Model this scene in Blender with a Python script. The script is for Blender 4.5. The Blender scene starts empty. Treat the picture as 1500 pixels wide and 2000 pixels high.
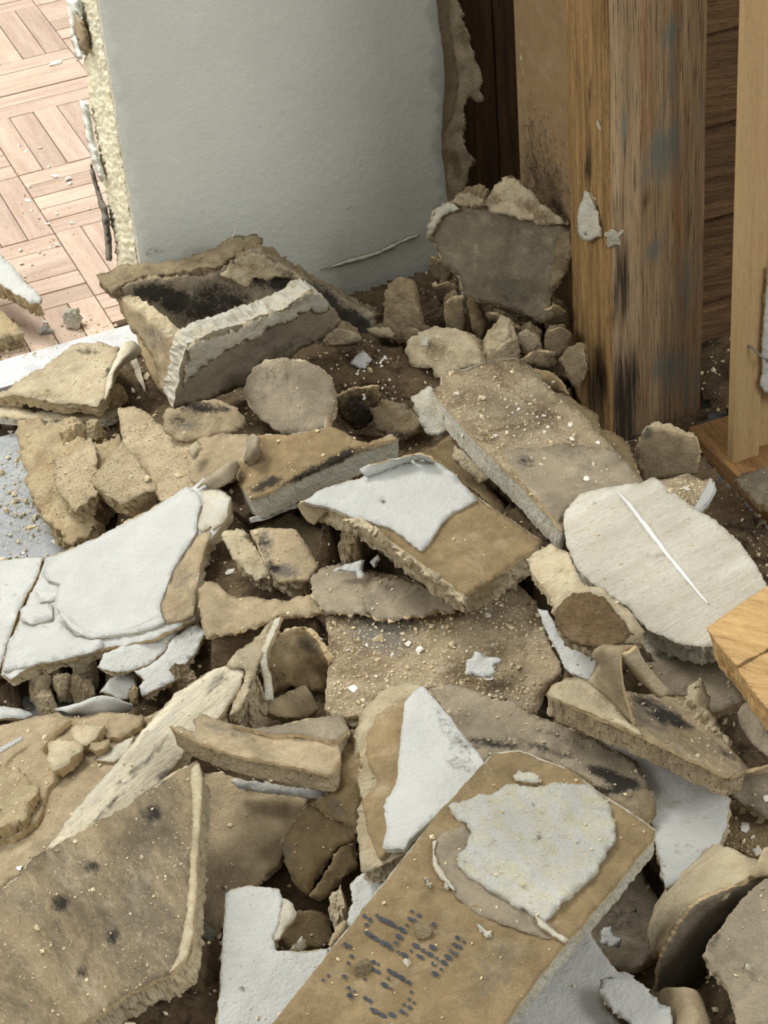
import bpy, bmesh, math, random
import numpy as np
from mathutils import Vector, noise, Matrix
from mathutils.geometry import delaunay_2d_cdt, tessellate_polygon

# ------------------------------------------------------------------ camera, world, light, exposure
F_PX, PITCH, ROLL, EYE = 4300.0, math.radians(37), math.atan2(515, 5700), 1.25
fw = np.array([0, math.cos(PITCH), -math.sin(PITCH)])
_u0 = np.array([0, math.sin(PITCH), math.cos(PITCH)]); _r0 = np.array([1.0, 0, 0])
RT = math.cos(ROLL) * _r0 - math.sin(ROLL) * _u0
UP = math.sin(ROLL) * _r0 + math.cos(ROLL) * _u0
CAM = np.array([0, 0, EYE])
scene = bpy.context.scene
col = scene.collection
cd = bpy.data.cameras.new('camera'); co = bpy.data.objects.new('camera', cd); col.objects.link(co)
m = Matrix(((RT[0], UP[0], -fw[0], 0), (RT[1], UP[1], -fw[1], 0), (RT[2], UP[2], -fw[2], EYE), (0, 0, 0, 1)))
co.matrix_world = m
cd.sensor_fit = 'VERTICAL'; cd.sensor_height = 24.0; cd.lens = F_PX * 24.0 / 2000.0
cd.clip_start = 0.05; cd.clip_end = 50
scene.camera = co

w = bpy.data.worlds.new('world'); scene.world = w; w.use_nodes = True
bg = w.node_tree.nodes['Background']; bg.inputs[0].default_value = (1.0, 0.99, 0.945, 1); bg.inputs[1].default_value = 0.50

def area(name, loc, target, size, power, color):
    d = bpy.data.lights.new(name, 'AREA'); d.shape = 'RECTANGLE'; d.size, d.size_y = size
    d.energy = power; d.color = color
    o = bpy.data.objects.new(name, d); col.objects.link(o); o.location = loc
    o.rotation_euler = (Vector(target) - Vector(loc)).to_track_quat('-Z', 'Y').to_euler()
    return o
area('window_daylight', (-2.2, 1.15, 1.75), (0.0, 1.55, 0.0), (1.2, 1.2), 26, (1.0, 0.985, 0.955))
area('far_room_daylight', (-1.05, 2.75, 2.0), (-0.5, 2.4, 0.0), (0.9, 0.9), 56, (1.0, 0.985, 0.96))
area('side_window_daylight', (1.5, 0.2, 1.7), (0.1, 1.8, 0.1), (0.8, 0.8), 20, (0.98, 0.99, 1.0))
scene.view_settings.view_transform = 'Standard'; scene.view_settings.look = 'None'
scene.view_settings.gamma = 1.0; scene.view_settings.use_curve_mapping = False
scene.view_settings.exposure = 0.08

# ------------------------------------------------------------------ pixel <-> space
def rays(P):
    P = np.asarray(P, float).reshape(-1, 2)
    return fw + np.outer((P[:, 0] - 750) / F_PX, RT) - np.outer((P[:, 1] - 1000) / F_PX, UP)
def at(px, py, z=0.0):                       # the point of height z that the photograph shows at a pixel
    d = rays([(px, py)])[0]; return CAM + d * ((z - EYE) / d[2])
def to_px(V):
    v = np.asarray(V) - CAM; k = v @ fw
    return np.stack([750 + F_PX * (v @ RT) / k, 1000 - F_PX * (v @ UP) / k], 1)
_a = math.radians(20)
A = np.array([math.cos(_a), math.sin(_a), 0]); B = np.array([math.sin(_a), -math.cos(_a), 0]); Z = np.array([0, 0, 1.0])

class Surf:
    """A plane through anchors, bent smoothly through any more than three of them."""
    def __init__(s, anchors=None, point=None, normal=None):
        if anchors is not None:
            Q = np.array([at(*a) for a in anchors])
            s.p = Q.mean(0); _, _, vt = np.linalg.svd(Q - s.p); n = vt[2]
        else:
            s.p = np.array(point, float); n = np.array(normal, float); Q = None
        n = n / np.linalg.norm(n)
        if n @ (CAM - s.p) < 0: n = -n
        s.n = n
        u = np.cross(n, [0.3, 0.2, 0.93]); s.u = u / np.linalg.norm(u); s.v = np.cross(n, s.u)
        s.w = None
        if Q is not None and len(Q) > 3:
            c = np.stack([(Q - s.p) @ s.u, (Q - s.p) @ s.v], 1); r = (Q - s.p) @ n
            K = s._k(c, c); Pm = np.hstack([np.ones((len(c), 1)), c])
            M = np.block([[K + 1e-6 * np.eye(len(c)), Pm], [Pm.T, np.zeros((3, 3))]])
            s.w = np.linalg.lstsq(M, np.concatenate([r, np.zeros(3)]), rcond=None)[0]; s.c = c
    @staticmethod
    def _k(a, b):
        d2 = ((a[:, None, :] - b[None]) ** 2).sum(-1) + 1e-12
        return d2 * np.log(d2) * 0.5
    def dev(s, uv):
        if s.w is None: return np.zeros(len(uv))
        n = len(s.c); return s._k(uv, s.c) @ s.w[:n] + s.w[n] + uv @ s.w[n + 1:]
    def hit(s, P, off=0.0):
        D = rays(P); o = np.full(len(D), float(off)); dn = D @ s.n
        for _ in range(8):
            X = CAM + D * ((((s.p - CAM) @ s.n + o) / dn)[:, None])
            if s.w is None: break
            uv = np.stack([(X - s.p) @ s.u, (X - s.p) @ s.v], 1)
            o = 0.35 * o + 0.65 * (s.dev(uv) + off)
        return X

def pts(t):
    return [tuple(float(c) for c in q.split(',')) for q in t.split()] if isinstance(t, str) else list(t)
def inside(poly, P):
    poly = np.asarray(poly); x, y = P[:, 0], P[:, 1]; r = np.zeros(len(P), bool); j = len(poly) - 1
    for i in range(len(poly)):
        xi, yi = poly[i]; xj, yj = poly[j]
        c = ((yi > y) != (yj > y)) & (x < (xj - xi) * (y - yi) / (yj - yi + 1e-12) + xi); r ^= c; j = i
    return r
def seg_dist(poly, P):
    a = np.asarray(poly); b = np.roll(a, -1, 0); best = np.full(len(P), 1e9)
    for p, q in zip(a, b):
        d = q - p; t = np.clip(((P - p) @ d) / (d @ d + 1e-9), 0, 1)
        best = np.minimum(best, np.hypot(*(P - p - t[:, None] * d).T))
    return best
def jagged(poly, step, jag, seed):
    out = []; n = len(poly)
    for i in range(n):
        p = np.array(poly[i]); q = np.array(poly[(i + 1) % n]); L = np.linalg.norm(q - p)
        if L < 1e-6: continue
        k = max(1, int(round(L / step))); nr = np.array([-(q - p)[1], (q - p)[0]]) / L
        for j in range(k):
            s = p + (q - p) * j / k
            a = noise.fractal(Vector((s[0] * .03 + seed, s[1] * .03, seed * 1.7)), 0.6, 2.2, 4) * jag * .9
            a += noise.noise(Vector((s[0] * .13 + seed, s[1] * .13, seed))) * jag * .55 + noise.noise(Vector((s[0] * .4, s[1] * .4 + seed, seed))) * jag * .4
            out.append(tuple(s + nr * a))
    return out

STAIN = {}
def stain_values(V, stains):
    if not stains: return np.zeros(len(V))
    P = to_px(V); r = np.zeros(len(V))
    for (x, y, rx, ry, ang, st) in stains:
        c, s_ = math.cos(math.radians(ang)), math.sin(math.radians(ang)); dx, dy = P[:, 0] - x, P[:, 1] - y
        q = np.sqrt(((dx * c + dy * s_) / rx) ** 2 + ((-dx * s_ + dy * c) / ry) ** 2)
        t = np.clip(1.25 - q, 0, 1); r = np.maximum(r, st * t * t * (3 - 2 * t))
    return r

def link_mesh(name, V, Fc, mats, parent=None, mi=None, smooth=None, sa=None, sb=None, origin=None):
    me = bpy.data.meshes.new(name); V = np.asarray(V, float)
    base = np.array(parent['o']) if parent is not None and 'o' in parent else (np.asarray(origin) if origin is not None else np.zeros(3))
    me.from_pydata((V - base).tolist(), [], Fc); 
    for mt in mats: me.materials.append(mt)
    if mi is not None: me.polygons.foreach_set('material_index', mi)
    if smooth is not None: me.polygons.foreach_set('use_smooth', smooth)
    for nm, arr in (('stain', sa), ('stain_b', sb)):
        at_ = me.attributes.new(nm, 'FLOAT', 'POINT')
        at_.data.foreach_set('value', (arr if arr is not None else np.zeros(len(V))).astype(np.float32))
    me.update()
    o = bpy.data.objects.new(name, me); col.objects.link(o)
    if parent is not None: o.parent = parent
    elif origin is not None: o.location = base
    return o
def root(name, label, cat, o=(0, 0, 0), group=None):
    e = bpy.data.objects.new(name, None); col.objects.link(e); e.location = o; e.empty_display_size = .02
    e['o'] = [float(c) for c in o]; e['label'] = label; e['category'] = cat
    if group: e['group'] = group
    return e
def tag(o, label, cat, group=None):
    o['label'] = label; o['category'] = cat
    if group: o['group'] = group
    return o

UNDER = []          # (points, thickness) of everything the dust bed has to carry
GRIT = []           # top triangles that carry loose grit
_seed = [0]
def sheet_mesh(poly, surf, T, off=0.0, jag=4, step=4.5, grid=12, rough=.0008, rfreq=70, srough=.003, seed=1, rows=3, smooth=True, inset=0.0):
    """A solid plate: top follows the surface inside the outline, broken sides go down by T along the normal."""
    J = jagged(pts(poly), step, jag, seed)
    lo, hi = np.min(J, 0), np.max(J, 0); rr = random.Random(seed)
    gx = np.arange(lo[0], hi[0], grid); gy = np.arange(lo[1], hi[1], grid * .9)
    G = np.array([(x + (grid / 2 if k % 2 else 0) + rr.uniform(-.25, .25) * grid, y + rr.uniform(-.25, .25) * grid) for k, y in enumerate(gy) for x in gx]).reshape(-1, 2)
    if len(G):
        G = G[inside(J, G)]
        if len(G): G = G[seg_dist(J, G) > step * .75]
    allp = [Vector(p) for p in J] + [Vector(p) for p in G]
    nJ = len(J)
    vo, _, fo, _, _, _ = delaunay_2d_cdt(allp, [(i, (i + 1) % nJ) for i in range(nJ)], [], 1, 1e-4)
    P = np.array([tuple(v) for v in vo]); tris = [list(f) for f in fo]
    X = surf.hit(P, off)
    ctr = X.mean(0)
    fl = []
    for f in tris:
        a, b, c = X[f[0]], X[f[1]], X[f[2]]
        fl.append(f if np.cross(b - a, c - a) @ surf.n > 0 else f[::-1])
    d = np.array([noise.fractal(Vector((x * rfreq).tolist()) + Vector((seed, 0, 0)), .8, 2.1, 6) for x in X]) * rough
    if len(X): X = X + surf.n * d[:, None]
    de = {}
    for f in fl:
        for i in range(3): de[(f[i], f[(i + 1) % 3])] = 1
    bd = [e for e in de if (e[1], e[0]) not in de]
    V = list(X); Fc = list(fl); mi = [0] * len(fl); sm = [smooth] * len(fl)
    bv = sorted({i for e in bd for i in e}); ring = {i: i for i in bv}
    outs = {i: np.zeros(3) for i in bv}
    for a, b in bd:
        e = X[b] - X[a]; o = np.cross(e, surf.n); outs[a] += o; outs[b] += o
    for i in bv:
        L = np.linalg.norm(outs[i]); outs[i] = outs[i] / L if L > 1e-9 else outs[i]
    loop = []; nxt = {a: b for a, b in bd}
    if len(nxt) == len(bd) and bd:
        s0 = bd[0][0]; i = s0
        for _ in range(len(bd)):
            loop.append(i); i = nxt.get(i, s0)
            if i == s0: break
    soft = {i: X[i] for i in bv}
    if len(loop) == len(bd) and len(loop) > 12:
        Lp = X[loop]; r_ = 4; sm_ = sum(np.roll(Lp, q, 0) for q in range(-r_, r_ + 1)) / (2 * r_ + 1)
        soft = {i: sm_[q] - surf.n * d[i] for q, i in enumerate(loop)}
    for k in range(1, rows + 1):                 # the broken side: rough in every direction, not a swept outline
        t = k / rows; nr = {}; bl = min(1.0, t * 1.6) if T > .005 else t * .3
        for i in bv:
            p = X[i] * (1 - bl) + soft[i] * bl - surf.n * (T * t)
            q = Vector((p * 170 + np.array([seed, 0, 0])).tolist())
            amp = srough * (1 if k < rows else .8)
            p = p + outs[i] * ((noise.fractal(q, .5, 2.3, 4) * 1.1 - .3) * amp - inset * T * t) + surf.n * noise.noise(q * 1.3) * T * .10
            nr[i] = len(V); V.append(p)
        for a, b in bd:
            Fc.append([a if k == 1 else ring[a], nr[a], nr[b], b if k == 1 else ring[b]]); mi.append(1); sm.append(False)
        ring = nr
    if surf.w is not None:                       # a bent plate has a bent underside
        low = dict(ring)
        for i in range(len(X)):
            if i not in low: low[i] = len(V); V.append(X[i] - surf.n * (T + d[i]))
        for f in fl: Fc.append([low[i] for i in f[::-1]]); mi.append(1); sm.append(False)
    elif len(loop) == len(bd):
        uvp = [Vector(((V[ring[i]] - ctr) @ surf.u, (V[ring[i]] - ctr) @ surf.v, 0)) for i in loop]
        for t in tessellate_polygon([uvp]):
            f = [ring[loop[i]] for i in t]
            a, b, c = V[f[0]], V[f[1]], V[f[2]]
            Fc.append(f if np.cross(b - a, c - a) @ surf.n < 0 else f[::-1]); mi.append(1); sm.append(False)
    return np.array(V), Fc, mi, sm, len(X), len(fl)

def part(name, parent, poly, surf, T, top, side=None, off=0.0, stains=None, stains_b=None, under=False, grit=0.0, label=None, **kw):
    _seed[0] += 1; kw.setdefault('seed', _seed[0] * 3.17)
    V, Fc, mi, sm, nt, nf = sheet_mesh(poly, surf, T, off, **kw)
    o = link_mesh(name, V, Fc, [MAT[top], MAT[side or top]], parent, mi, sm, stain_values(V, stains), stain_values(V, stains_b))
    if under: UNDER.append((V[:nt], T, surf.n))
    if grit: GRIT.append((V, Fc[:nf], surf.n, grit))
    if label: o['label'] = label
    return o

def slab(name, label, poly, anchors, T=.014, top='tan_paper', core='plaster', cat='plasterboard', layers=(), bed=True, group=None, surf=None,
         stains=None, stains_b=None, grit=.5, tname='core', paper=None, jag=4, step=4.5, grid=11, rough=.0012, srough=.003, inset=0.0, rows=4, pj=None, **kw):
    """One broken board: a plaster core, a face paper over it and any further layers."""
    S = surf or Surf(anchors); poly = pts(poly)
    c = S.hit(np.array(poly)).mean(0) - S.n * T
    r = root(name, label, cat, c, group)
    r['k'] = 0
    if paper is None: paper = top not in ('plaster', 'pale_plaster', 'yellow_plaster', 'pitted', 'white_plaster', 'wood')
    if paper:
        pt = .0012
        part(tname, r, poly, S, T - pt - rough * 1.3, core, core, off=-pt - rough * 1.3, stains=stains, under=bed, jag=jag, step=step, grid=grid * 1.6, rough=.0002, srough=srough, inset=inset, rows=rows, **kw)
        cen = np.mean(poly, 0)
        part('face_paper', r, [tuple(cen + (np.array(q) - cen) * .992) for q in poly], S, pt + rough * 1.3, top, 'paper_edge', stains=stains, stains_b=stains_b, grit=grit,
             jag=(pj if pj is not None else jag * 1.15), step=step, grid=grid, rough=rough, srough=.0006, rows=1, **kw)
    else:
        part(tname, r, poly, S, T, top, core, stains=stains, stains_b=stains_b, under=bed, grit=grit, jag=jag, step=step, grid=grid, rough=rough, srough=srough, inset=inset, rows=rows, **kw)
    for L in layers:
        L = dict(L); nm = L.pop('name'); pl = L.pop('poly'); mt = L.pop('mat'); t = L.pop('T', .0012); o = L.pop('off', t + .0003)
        part(nm, r, pl, S, t + .0004, mt, L.pop('side', 'paper_edge'), off=o, **{**dict(jag=3, step=5, grid=12, rough=rough, srough=.0006, rows=1), **L})
    return r, S

def ribbon(name, parent, rows, mat, T=.0016, sub=5, jag=.0012, stains=None, side=None, seed=None):
    """A curled sheet through rows of control points (pixel, pixel, height)."""
    _seed[0] += 1; sd = seed or _seed[0] * 2.3
    C = np.array([[at(*q) for q in pts3(r)] for r in rows])
    def cr(Q, k):                                  # Catmull-Rom along axis 0
        Q = np.asarray(Q); n = len(Q); E = np.concatenate([2 * Q[:1] - Q[1:2], Q, 2 * Q[-1:] - Q[-2:-1]]); out = []
        for i in range(n - 1):
            for j in range(k):
                t = j / k; p0, p1, p2, p3 = E[i], E[i + 1], E[i + 2], E[i + 3]
                out.append(.5 * (2 * p1 + (p2 - p0) * t + (2 * p0 - 5 * p1 + 4 * p2 - p3) * t * t + (3 * p1 - p0 - 3 * p2 + p3) * t ** 3))
        out.append(Q[-1]); return np.array(out)
    G = cr(C, sub); G = cr(G.transpose(1, 0, 2), sub).transpose(1, 0, 2)
    h, w_ = G.shape[:2]
    for i in range(h):
        for j in range(w_):
            e = 1.0 if i in (0, h - 1) or j in (0, w_ - 1) else .35
            G[i, j] += np.array(noise.noise_vector(Vector((G[i, j] * 160).tolist()) + Vector((sd, 0, 0)))) * jag * e
    N = np.cross(np.gradient(G, axis=0), np.gradient(G, axis=1)); N /= np.linalg.norm(N, axis=2, keepdims=True) + 1e-12
    V = np.concatenate([(G + N * T / 2).reshape(-1, 3), (G - N * T / 2).reshape(-1, 3)]); n = h * w_; Fc = []; mi = []
    idx = lambda i, j: i * w_ + j
    for i in range(h - 1):
        for j in range(w_ - 1):
            q = [idx(i, j), idx(i + 1, j), idx(i + 1, j + 1), idx(i, j + 1)]
            Fc += [q, [n + x for x in q[::-1]]]; mi += [0, 0]
    per = [(i, 0) for i in range(h)] + [(h - 1, j) for j in range(1, w_)] + [(i, w_ - 1) for i in range(h - 2, -1, -1)] + [(0, j) for j in range(w_ - 2, 0, -1)]
    for k in range(len(per)):
        a, b = idx(*per[k]), idx(*per[(k + 1) % len(per)]); Fc.append([b, a, n + a, n + b]); mi.append(1)
    org = V.mean(0)
    return link_mesh(name, V, Fc, [MAT[mat], MAT[side or 'paper_edge']], parent, mi, [m_ == 0 for m_ in mi], stain_values(V, stains), None, None if parent is not None else org)
def pts3(t):
    return [tuple(float(c) for c in q.split(',')) for q in t.split()] if isinstance(t, str) else t

def lump(name, px, py, z, rx, ry, h, mat='plaster', parent=None, sub=3, cuts=5, rough=.12, rot=0, seed=None, stains=None, bed=True, tilt=0):
    """A broken lump: a ball cut flat by a few planes, then roughened. rx, ry in pixels, h in metres."""
    _seed[0] += 1; sd = seed or _seed[0] * 1.93; rr = random.Random(sd)
    bm = bmesh.new(); bmesh.ops.create_icosphere(bm, subdivisions=sub, radius=1)
    pl = []
    for k in range(cuts):
        n = Vector((rr.gauss(0, 1), rr.gauss(0, 1), abs(rr.gauss(0, .8)) * (1 if k else 3))).normalized(); pl.append((n, rr.uniform(.5, .82)))
    c = at(px, py, z); mpp = np.linalg.norm(c - CAM) / F_PX
    V = []
    R = Matrix.Rotation(math.radians(rot), 3, 'Z') @ Matrix.Rotation(math.radians(tilt), 3, 'X')
    for v in bm.verts:
        p = v.co.copy()
        q = p.normalized()
        p += q * noise.fractal(q * 1.5 + Vector((sd, 0, 0)), .8, 2.1, 4) * rough * 1.6
        for n, d in pl:
            e = p.dot(n) - d
            if e > 0: p -= n * e
        p += q * (noise.fractal(p * 5 + Vector((sd, 3, 0)), .6, 2.1, 5) * rough * .55)
        p = R @ Vector((p.x * rx * mpp, p.y * ry * mpp * 1.35, p.z * h))
        V.append(c + np.array(p))
    Fc = [[v.index for v in f.verts] for f in bm.faces]; bm.free(); V = np.array(V)
    if bed: UNDER.append((V[V[:, 2] <= z], 0.0, Z))
    return link_mesh(name, V, Fc, [MAT[mat]], parent, None, [False] * len(Fc), stain_values(V, stains), None, None if parent is not None else c - np.array([0, 0, h * .6]))

def box(name, c, ax, half, mat, parent=None, seg=1, rough=0.0, stains=None, stains_b=None, bev=.0015, seed=1, origin=None):
    """A board: centre, three axes, half sizes; faces cut finely enough to carry wear."""
    bm = bmesh.new(); bmesh.ops.create_cube(bm, size=2)
    ax = [np.asarray(a, float) for a in ax]
    for v in bm.verts: v.co = Vector((v.co.x * half[0], v.co.y * half[1], v.co.z * half[2]))
    if bev: bmesh.ops.bevel(bm, geom=bm.edges[:], offset=bev, segments=2, profile=.6, affect='EDGES')
    if seg > 1:
        long_ = [e for e in bm.edges if e.calc_length() > .012]
        for it in range(seg):
            long_ = [e for e in bm.edges if e.calc_length() > .014]
            if long_: bmesh.ops.subdivide_edges(bm, edges=long_, cuts=1, use_grid_fill=True)
    V = []
    for v in bm.verts:
        p = np.asarray(c) + ax[0] * v.co.x + ax[1] * v.co.y + ax[2] * v.co.z
        if rough: p = p + np.array(noise.noise_vector(Vector((p * np.array([60, 60, 14])).tolist()) + Vector((seed, 0, 0)))) * rough
        V.append(p)
    Fc = [[v.index for v in f.verts] for f in bm.faces]; bm.free(); V = np.array(V)
    return link_mesh(name, V, Fc, [MAT[mat]], parent, None, None, stain_values(V, stains), stain_values(V, stains_b), origin if origin is not None else (None if parent is not None else np.asarray(c)))

# ------------------------------------------------------------------ materials
MAT = {}
def srgb(r, g, b):
    f = lambda c: c / 12.92 if c <= .04045 else ((c + .055) / 1.055) ** 2.4
    return (f(r / 255), f(g / 255), f(b / 255), 1)
def material(name, base, var, sc=55, speck=None, spk=.60, spf=.6, sa=(35, 33, 30), sb=(120, 120, 112), bump=.5, bsc=260, bd=.0012, aniso=(1, 1, 1), rot=(0, 0, 0),
             rough=.92, wide=.16, rnd=.10, big=True, mid=None, fine=.55, gain=1.14, dirt=.0):
    mt = bpy.data.materials.new(name); mt.use_nodes = True; nt = mt.node_tree; N = nt.nodes; L = nt.links
    bs = N['Principled BSDF']; bs.inputs['Roughness'].default_value = rough; bs.inputs['Specular IOR Level'].default_value = .25
    tc = N.new('ShaderNodeTexCoord'); oi = N.new('ShaderNodeObjectInfo')
    mp = N.new('ShaderNodeMapping'); mp.vector_type = 'TEXTURE'; mp.inputs['Scale'].default_value = tuple(1 / a for a in aniso); mp.inputs['Rotation'].default_value = rot
    cb = N.new('ShaderNodeVectorMath'); cb.operation = 'SCALE'; cb.inputs[0].default_value = (37, 91, 53); L.new(oi.outputs['Random'], cb.inputs['Scale'])
    L.new(cb.outputs[0], mp.inputs['Location']); L.new(tc.outputs['Object'], mp.inputs['Vector'])
    def nz(scale, detail=8, rg=.62, dist=0.0):
        n = N.new('ShaderNodeTexNoise'); n.inputs['Scale'].default_value = scale; n.inputs['Detail'].default_value = detail
        n.inputs['Roughness'].default_value = rg; n.inputs['Distortion'].default_value = dist; L.new(mp.outputs[0], n.inputs['Vector']); return n.outputs['Fac']
    def rng(v, a, b, c=0, d=1):
        r = N.new('ShaderNodeMapRange'); r.inputs[1].default_value = a; r.inputs[2].default_value = b; r.inputs[3].default_value = c; r.inputs[4].default_value = d; L.new(v, r.inputs[0]); return r.outputs[0]
    def mix(fac, a, b, mode='MIX'):
        x = N.new('ShaderNodeMix'); x.data_type = 'RGBA'; x.blend_type = mode
        for s, v in ((0, fac), (6, a), (7, b)):
            if isinstance(v, (tuple, float, int)): x.inputs[s].default_value = v
            else: L.new(v, x.inputs[s])
        return x.outputs[2]
    def math_(op, a, b):
        x = N.new('ShaderNodeMath'); x.operation = op
        for s, v in ((0, a), (1, b)):
            if isinstance(v, (float, int)): x.inputs[s].default_value = v
            else: L.new(v, x.inputs[s])
        return x.outputs[0]
    base = [min(232, x * gain) for x in base]; var = [min(232, x * gain) for x in var]
    c = mix(rng(nz(sc), .32, .68), srgb(*base), srgb(*var))
    if mid: c = mix(rng(nz(sc * .35, 6, .7, .6), .5, .62), c, srgb(*mid))
    if speck: c = mix(math_('MULTIPLY', rng(nz(sc * 7, 3, .6), spk, spk + .06), spf), c, srgb(*speck))
    if fine:
        c = mix(rng(nz(sc * 12, 4, .75), .42, .36, 0, fine), c, srgb(*[int(x * .62) for x in var]))
        c = mix(rng(nz(sc * 15, 4, .75), .58, .64, 0, fine), c, srgb(*[min(250, int(x * 1.18)) for x in base]))
    if dirt:
        c = mix(math_('MULTIPLY', rng(nz(17, 9, .72, .8), .50, .66), dirt), c, srgb(*[x * .66 for x in var]))
        c = mix(math_('MULTIPLY', rng(nz(23, 10, .78, .4), .52, .70), dirt * .85), c, srgb(206, 193, 165))
    for nm, cc in (('stain_b', sb), ('stain', sa)):
        at_ = N.new('ShaderNodeAttribute'); at_.attribute_name = nm
        br = math_('MULTIPLY', math_('SUBTRACT', math_('ADD', nz(sc * 1.8, 6, .7), math_('MULTIPLY', nz(sc * 6, 6, .75), 1.0)), 1.0), 1.7)
        f = rng(math_('ADD', at_.outputs['Fac'], br), .30, .95)
        gate = rng(at_.outputs['Fac'], .03, .16)
        c = mix(math_('MULTIPLY', math_('MULTIPLY', f, gate), .93), c, srgb(*cc))
    hv = N.new('ShaderNodeHueSaturation'); L.new(c, hv.inputs['Color']); hv.inputs['Saturation'].default_value = .956
    v = math_('ADD', rng(oi.outputs['Random'], 0, 1, 1 - rnd, 1 + rnd * .6), rng(nz(sc * .12, 3), .3, .7, -wide, wide)) if big else rng(oi.outputs['Random'], 0, 1, 1 - rnd, 1 + rnd)
    L.new(v, hv.inputs['Value']); L.new(hv.outputs[0], bs.inputs['Base Color'])
    if bump:
        bp = N.new('ShaderNodeBump'); bp.inputs['Strength'].default_value = bump; bp.inputs['Distance'].default_value = bd * 2.5
        hgt = math_('ADD', nz(bsc, 8, .68), math_('MULTIPLY', nz(bsc * .22, 6, .6), 1.6)); L.new(hgt, bp.inputs['Height']); L.new(bp.outputs[0], bs.inputs['Normal'])
    MAT[name] = mt
    return mt
M_ = material
M_('paint', (208, 209, 203), (197, 198, 191), gain=1, sc=40, bump=.7, bsc=300, bd=.0014, fine=.12, sa=(90, 88, 80), sb=(176, 164, 140), wide=.05, rnd=.04, rough=.75)
M_('wall_paint', (226, 229, 218), (219, 222, 211), gain=1, sc=14, bump=.5, bsc=520, bd=.0010, fine=.0, sa=(60, 60, 55), sb=(214, 212, 200), wide=.03, rnd=.0, rough=.7)
M_('tan_paper', dirt=0.5, base=(164, 147, 116), var=(138, 122, 95), sc=70, speck=(196, 178, 146), spk=.6, spf=.5, bump=.6, bsc=420, sb=(110, 106, 94))
M_('brown_paper', dirt=0.35, base=(136, 117, 83), var=(112, 95, 66), sc=80, speck=(176, 146, 104), spk=.61, spf=.5, bump=.5, bsc=460, sb=(112, 104, 88))
M_('grey_paper', dirt=0.5, base=(140, 129, 108), var=(118, 108, 89), sc=60, speck=(168, 156, 134), spk=.63, spf=.5, bump=.5, bsc=400, sb=(158, 146, 120))
M_('dust_paper', dirt=0.7, base=(158, 142, 114), var=(128, 112, 86), sc=45, speck=(204, 190, 160), spk=.58, spf=.75, bump=.6, bsc=320, sb=(116, 112, 100), mid=(118, 98, 70))
M_('mould_paper', dirt=0.75, base=(150, 134, 105), var=(118, 103, 78), sc=42, speck=(178, 160, 128), spk=.6, spf=.5, bump=.8, bsc=240, bd=.0018, aniso=(1, .38, 1), rot=(0, 0, .45), sb=(96, 92, 80), mid=(124, 112, 90))
M_('streak_paper', dirt=0.5, base=(198, 189, 164), var=(154, 146, 124), sc=60, speck=(196, 186, 160), spk=.6, spf=.5, bump=.6, bsc=260, aniso=(1, .12, 1), rot=(0, 0, -.75), sb=(200, 194, 174))
M_('dark_paper', dirt=0.4, base=(112, 103, 84), var=(90, 82, 66), sc=50, speck=(140, 130, 108), spk=.66, spf=.5, bump=.5, bsc=380, sb=(86, 80, 64))
M_('plaster', dirt=0.4, base=(210, 192, 160), var=(186, 166, 132), sc=90, speck=(150, 128, 92), spk=.66, spf=.55, bump=.9, bsc=300, bd=.002, sb=(150, 128, 92))
M_('pale_plaster', dirt=0.3, base=(222, 214, 190), var=(202, 192, 164), sc=80, speck=(168, 154, 122), spk=.66, spf=.5, bump=.9, bsc=330, bd=.002, sb=(158, 142, 110))
M_('white_plaster', (228, 222, 198), (206, 198, 168), sc=120, speck=(160, 150, 118), spk=.62, spf=.5, bump=1.0, bsc=260, bd=.003, sb=(150, 140, 112), aniso=(1, .5, 1), rot=(0, 0, .6))
M_('brushed_plaster', dirt=0.2, base=(206, 200, 184), var=(184, 176, 156), sc=70, speck=(140, 132, 114), spk=.68, spf=.45, bump=.7, bsc=260, bd=.0016, aniso=(.18, 1, 1), rot=(0, 0, .35), sb=(236, 234, 224))
M_('yellow_plaster', dirt=0.45, base=(212, 188, 148), var=(188, 161, 121), sc=70, speck=(150, 124, 80), spk=.64, spf=.5, bump=1.0, bsc=180, bd=.003, sb=(150, 124, 86))
M_('pitted', dirt=0.4, base=(196, 178, 144), var=(168, 148, 116), sc=60, speck=(118, 100, 74), spk=.585, spf=.85, bump=1.0, bsc=190, bd=.0025, sb=(140, 118, 84))
M_('dull_plaster', dirt=0.5, base=(150, 134, 104), var=(122, 106, 78), sc=70, speck=(96, 82, 60), spk=.62, spf=.5, bump=.9, bsc=260, bd=.002, sb=(100, 86, 60))
M_('wool', dirt=0.3, base=(150, 124, 86), var=(112, 90, 60), sc=160, speck=(186, 156, 112), spk=.56, spf=.8, bump=1.0, bsc=420, bd=.003, sb=(120, 100, 70))
M_('paper_edge', (182, 162, 124), (156, 134, 98), sc=90, bump=.5, bsc=420)
M_('dust', (128, 109, 80), (94, 78, 55), sc=90, speck=(176, 156, 118), spk=.62, spf=.7, bump=1.0, bsc=260, bd=.003, mid=(70, 54, 36), rnd=0)
M_('grit', (206, 192, 160), (176, 158, 122), sc=30, bump=0, rnd=.0)
M_('old_wood', dirt=0.15, fine=.35, base=(180, 154, 118), var=(130, 106, 76), sc=120, speck=(72, 54, 36), spk=.56, spf=.7, bump=.9, bsc=200, bd=.0016, aniso=(1, 1, .025), sa=(30, 28, 24), sb=(122, 130, 122), wide=.12, rnd=0, mid=(164, 122, 80))
M_('orange_wood', (170, 136, 84), (112, 84, 48), sc=170, speck=(70, 46, 22), spk=.56, spf=.6, bump=.9, bsc=220, bd=.002, aniso=(1, 1, .05), sa=(28, 24, 18), sb=(150, 110, 70), wide=.06, rnd=0)
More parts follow.
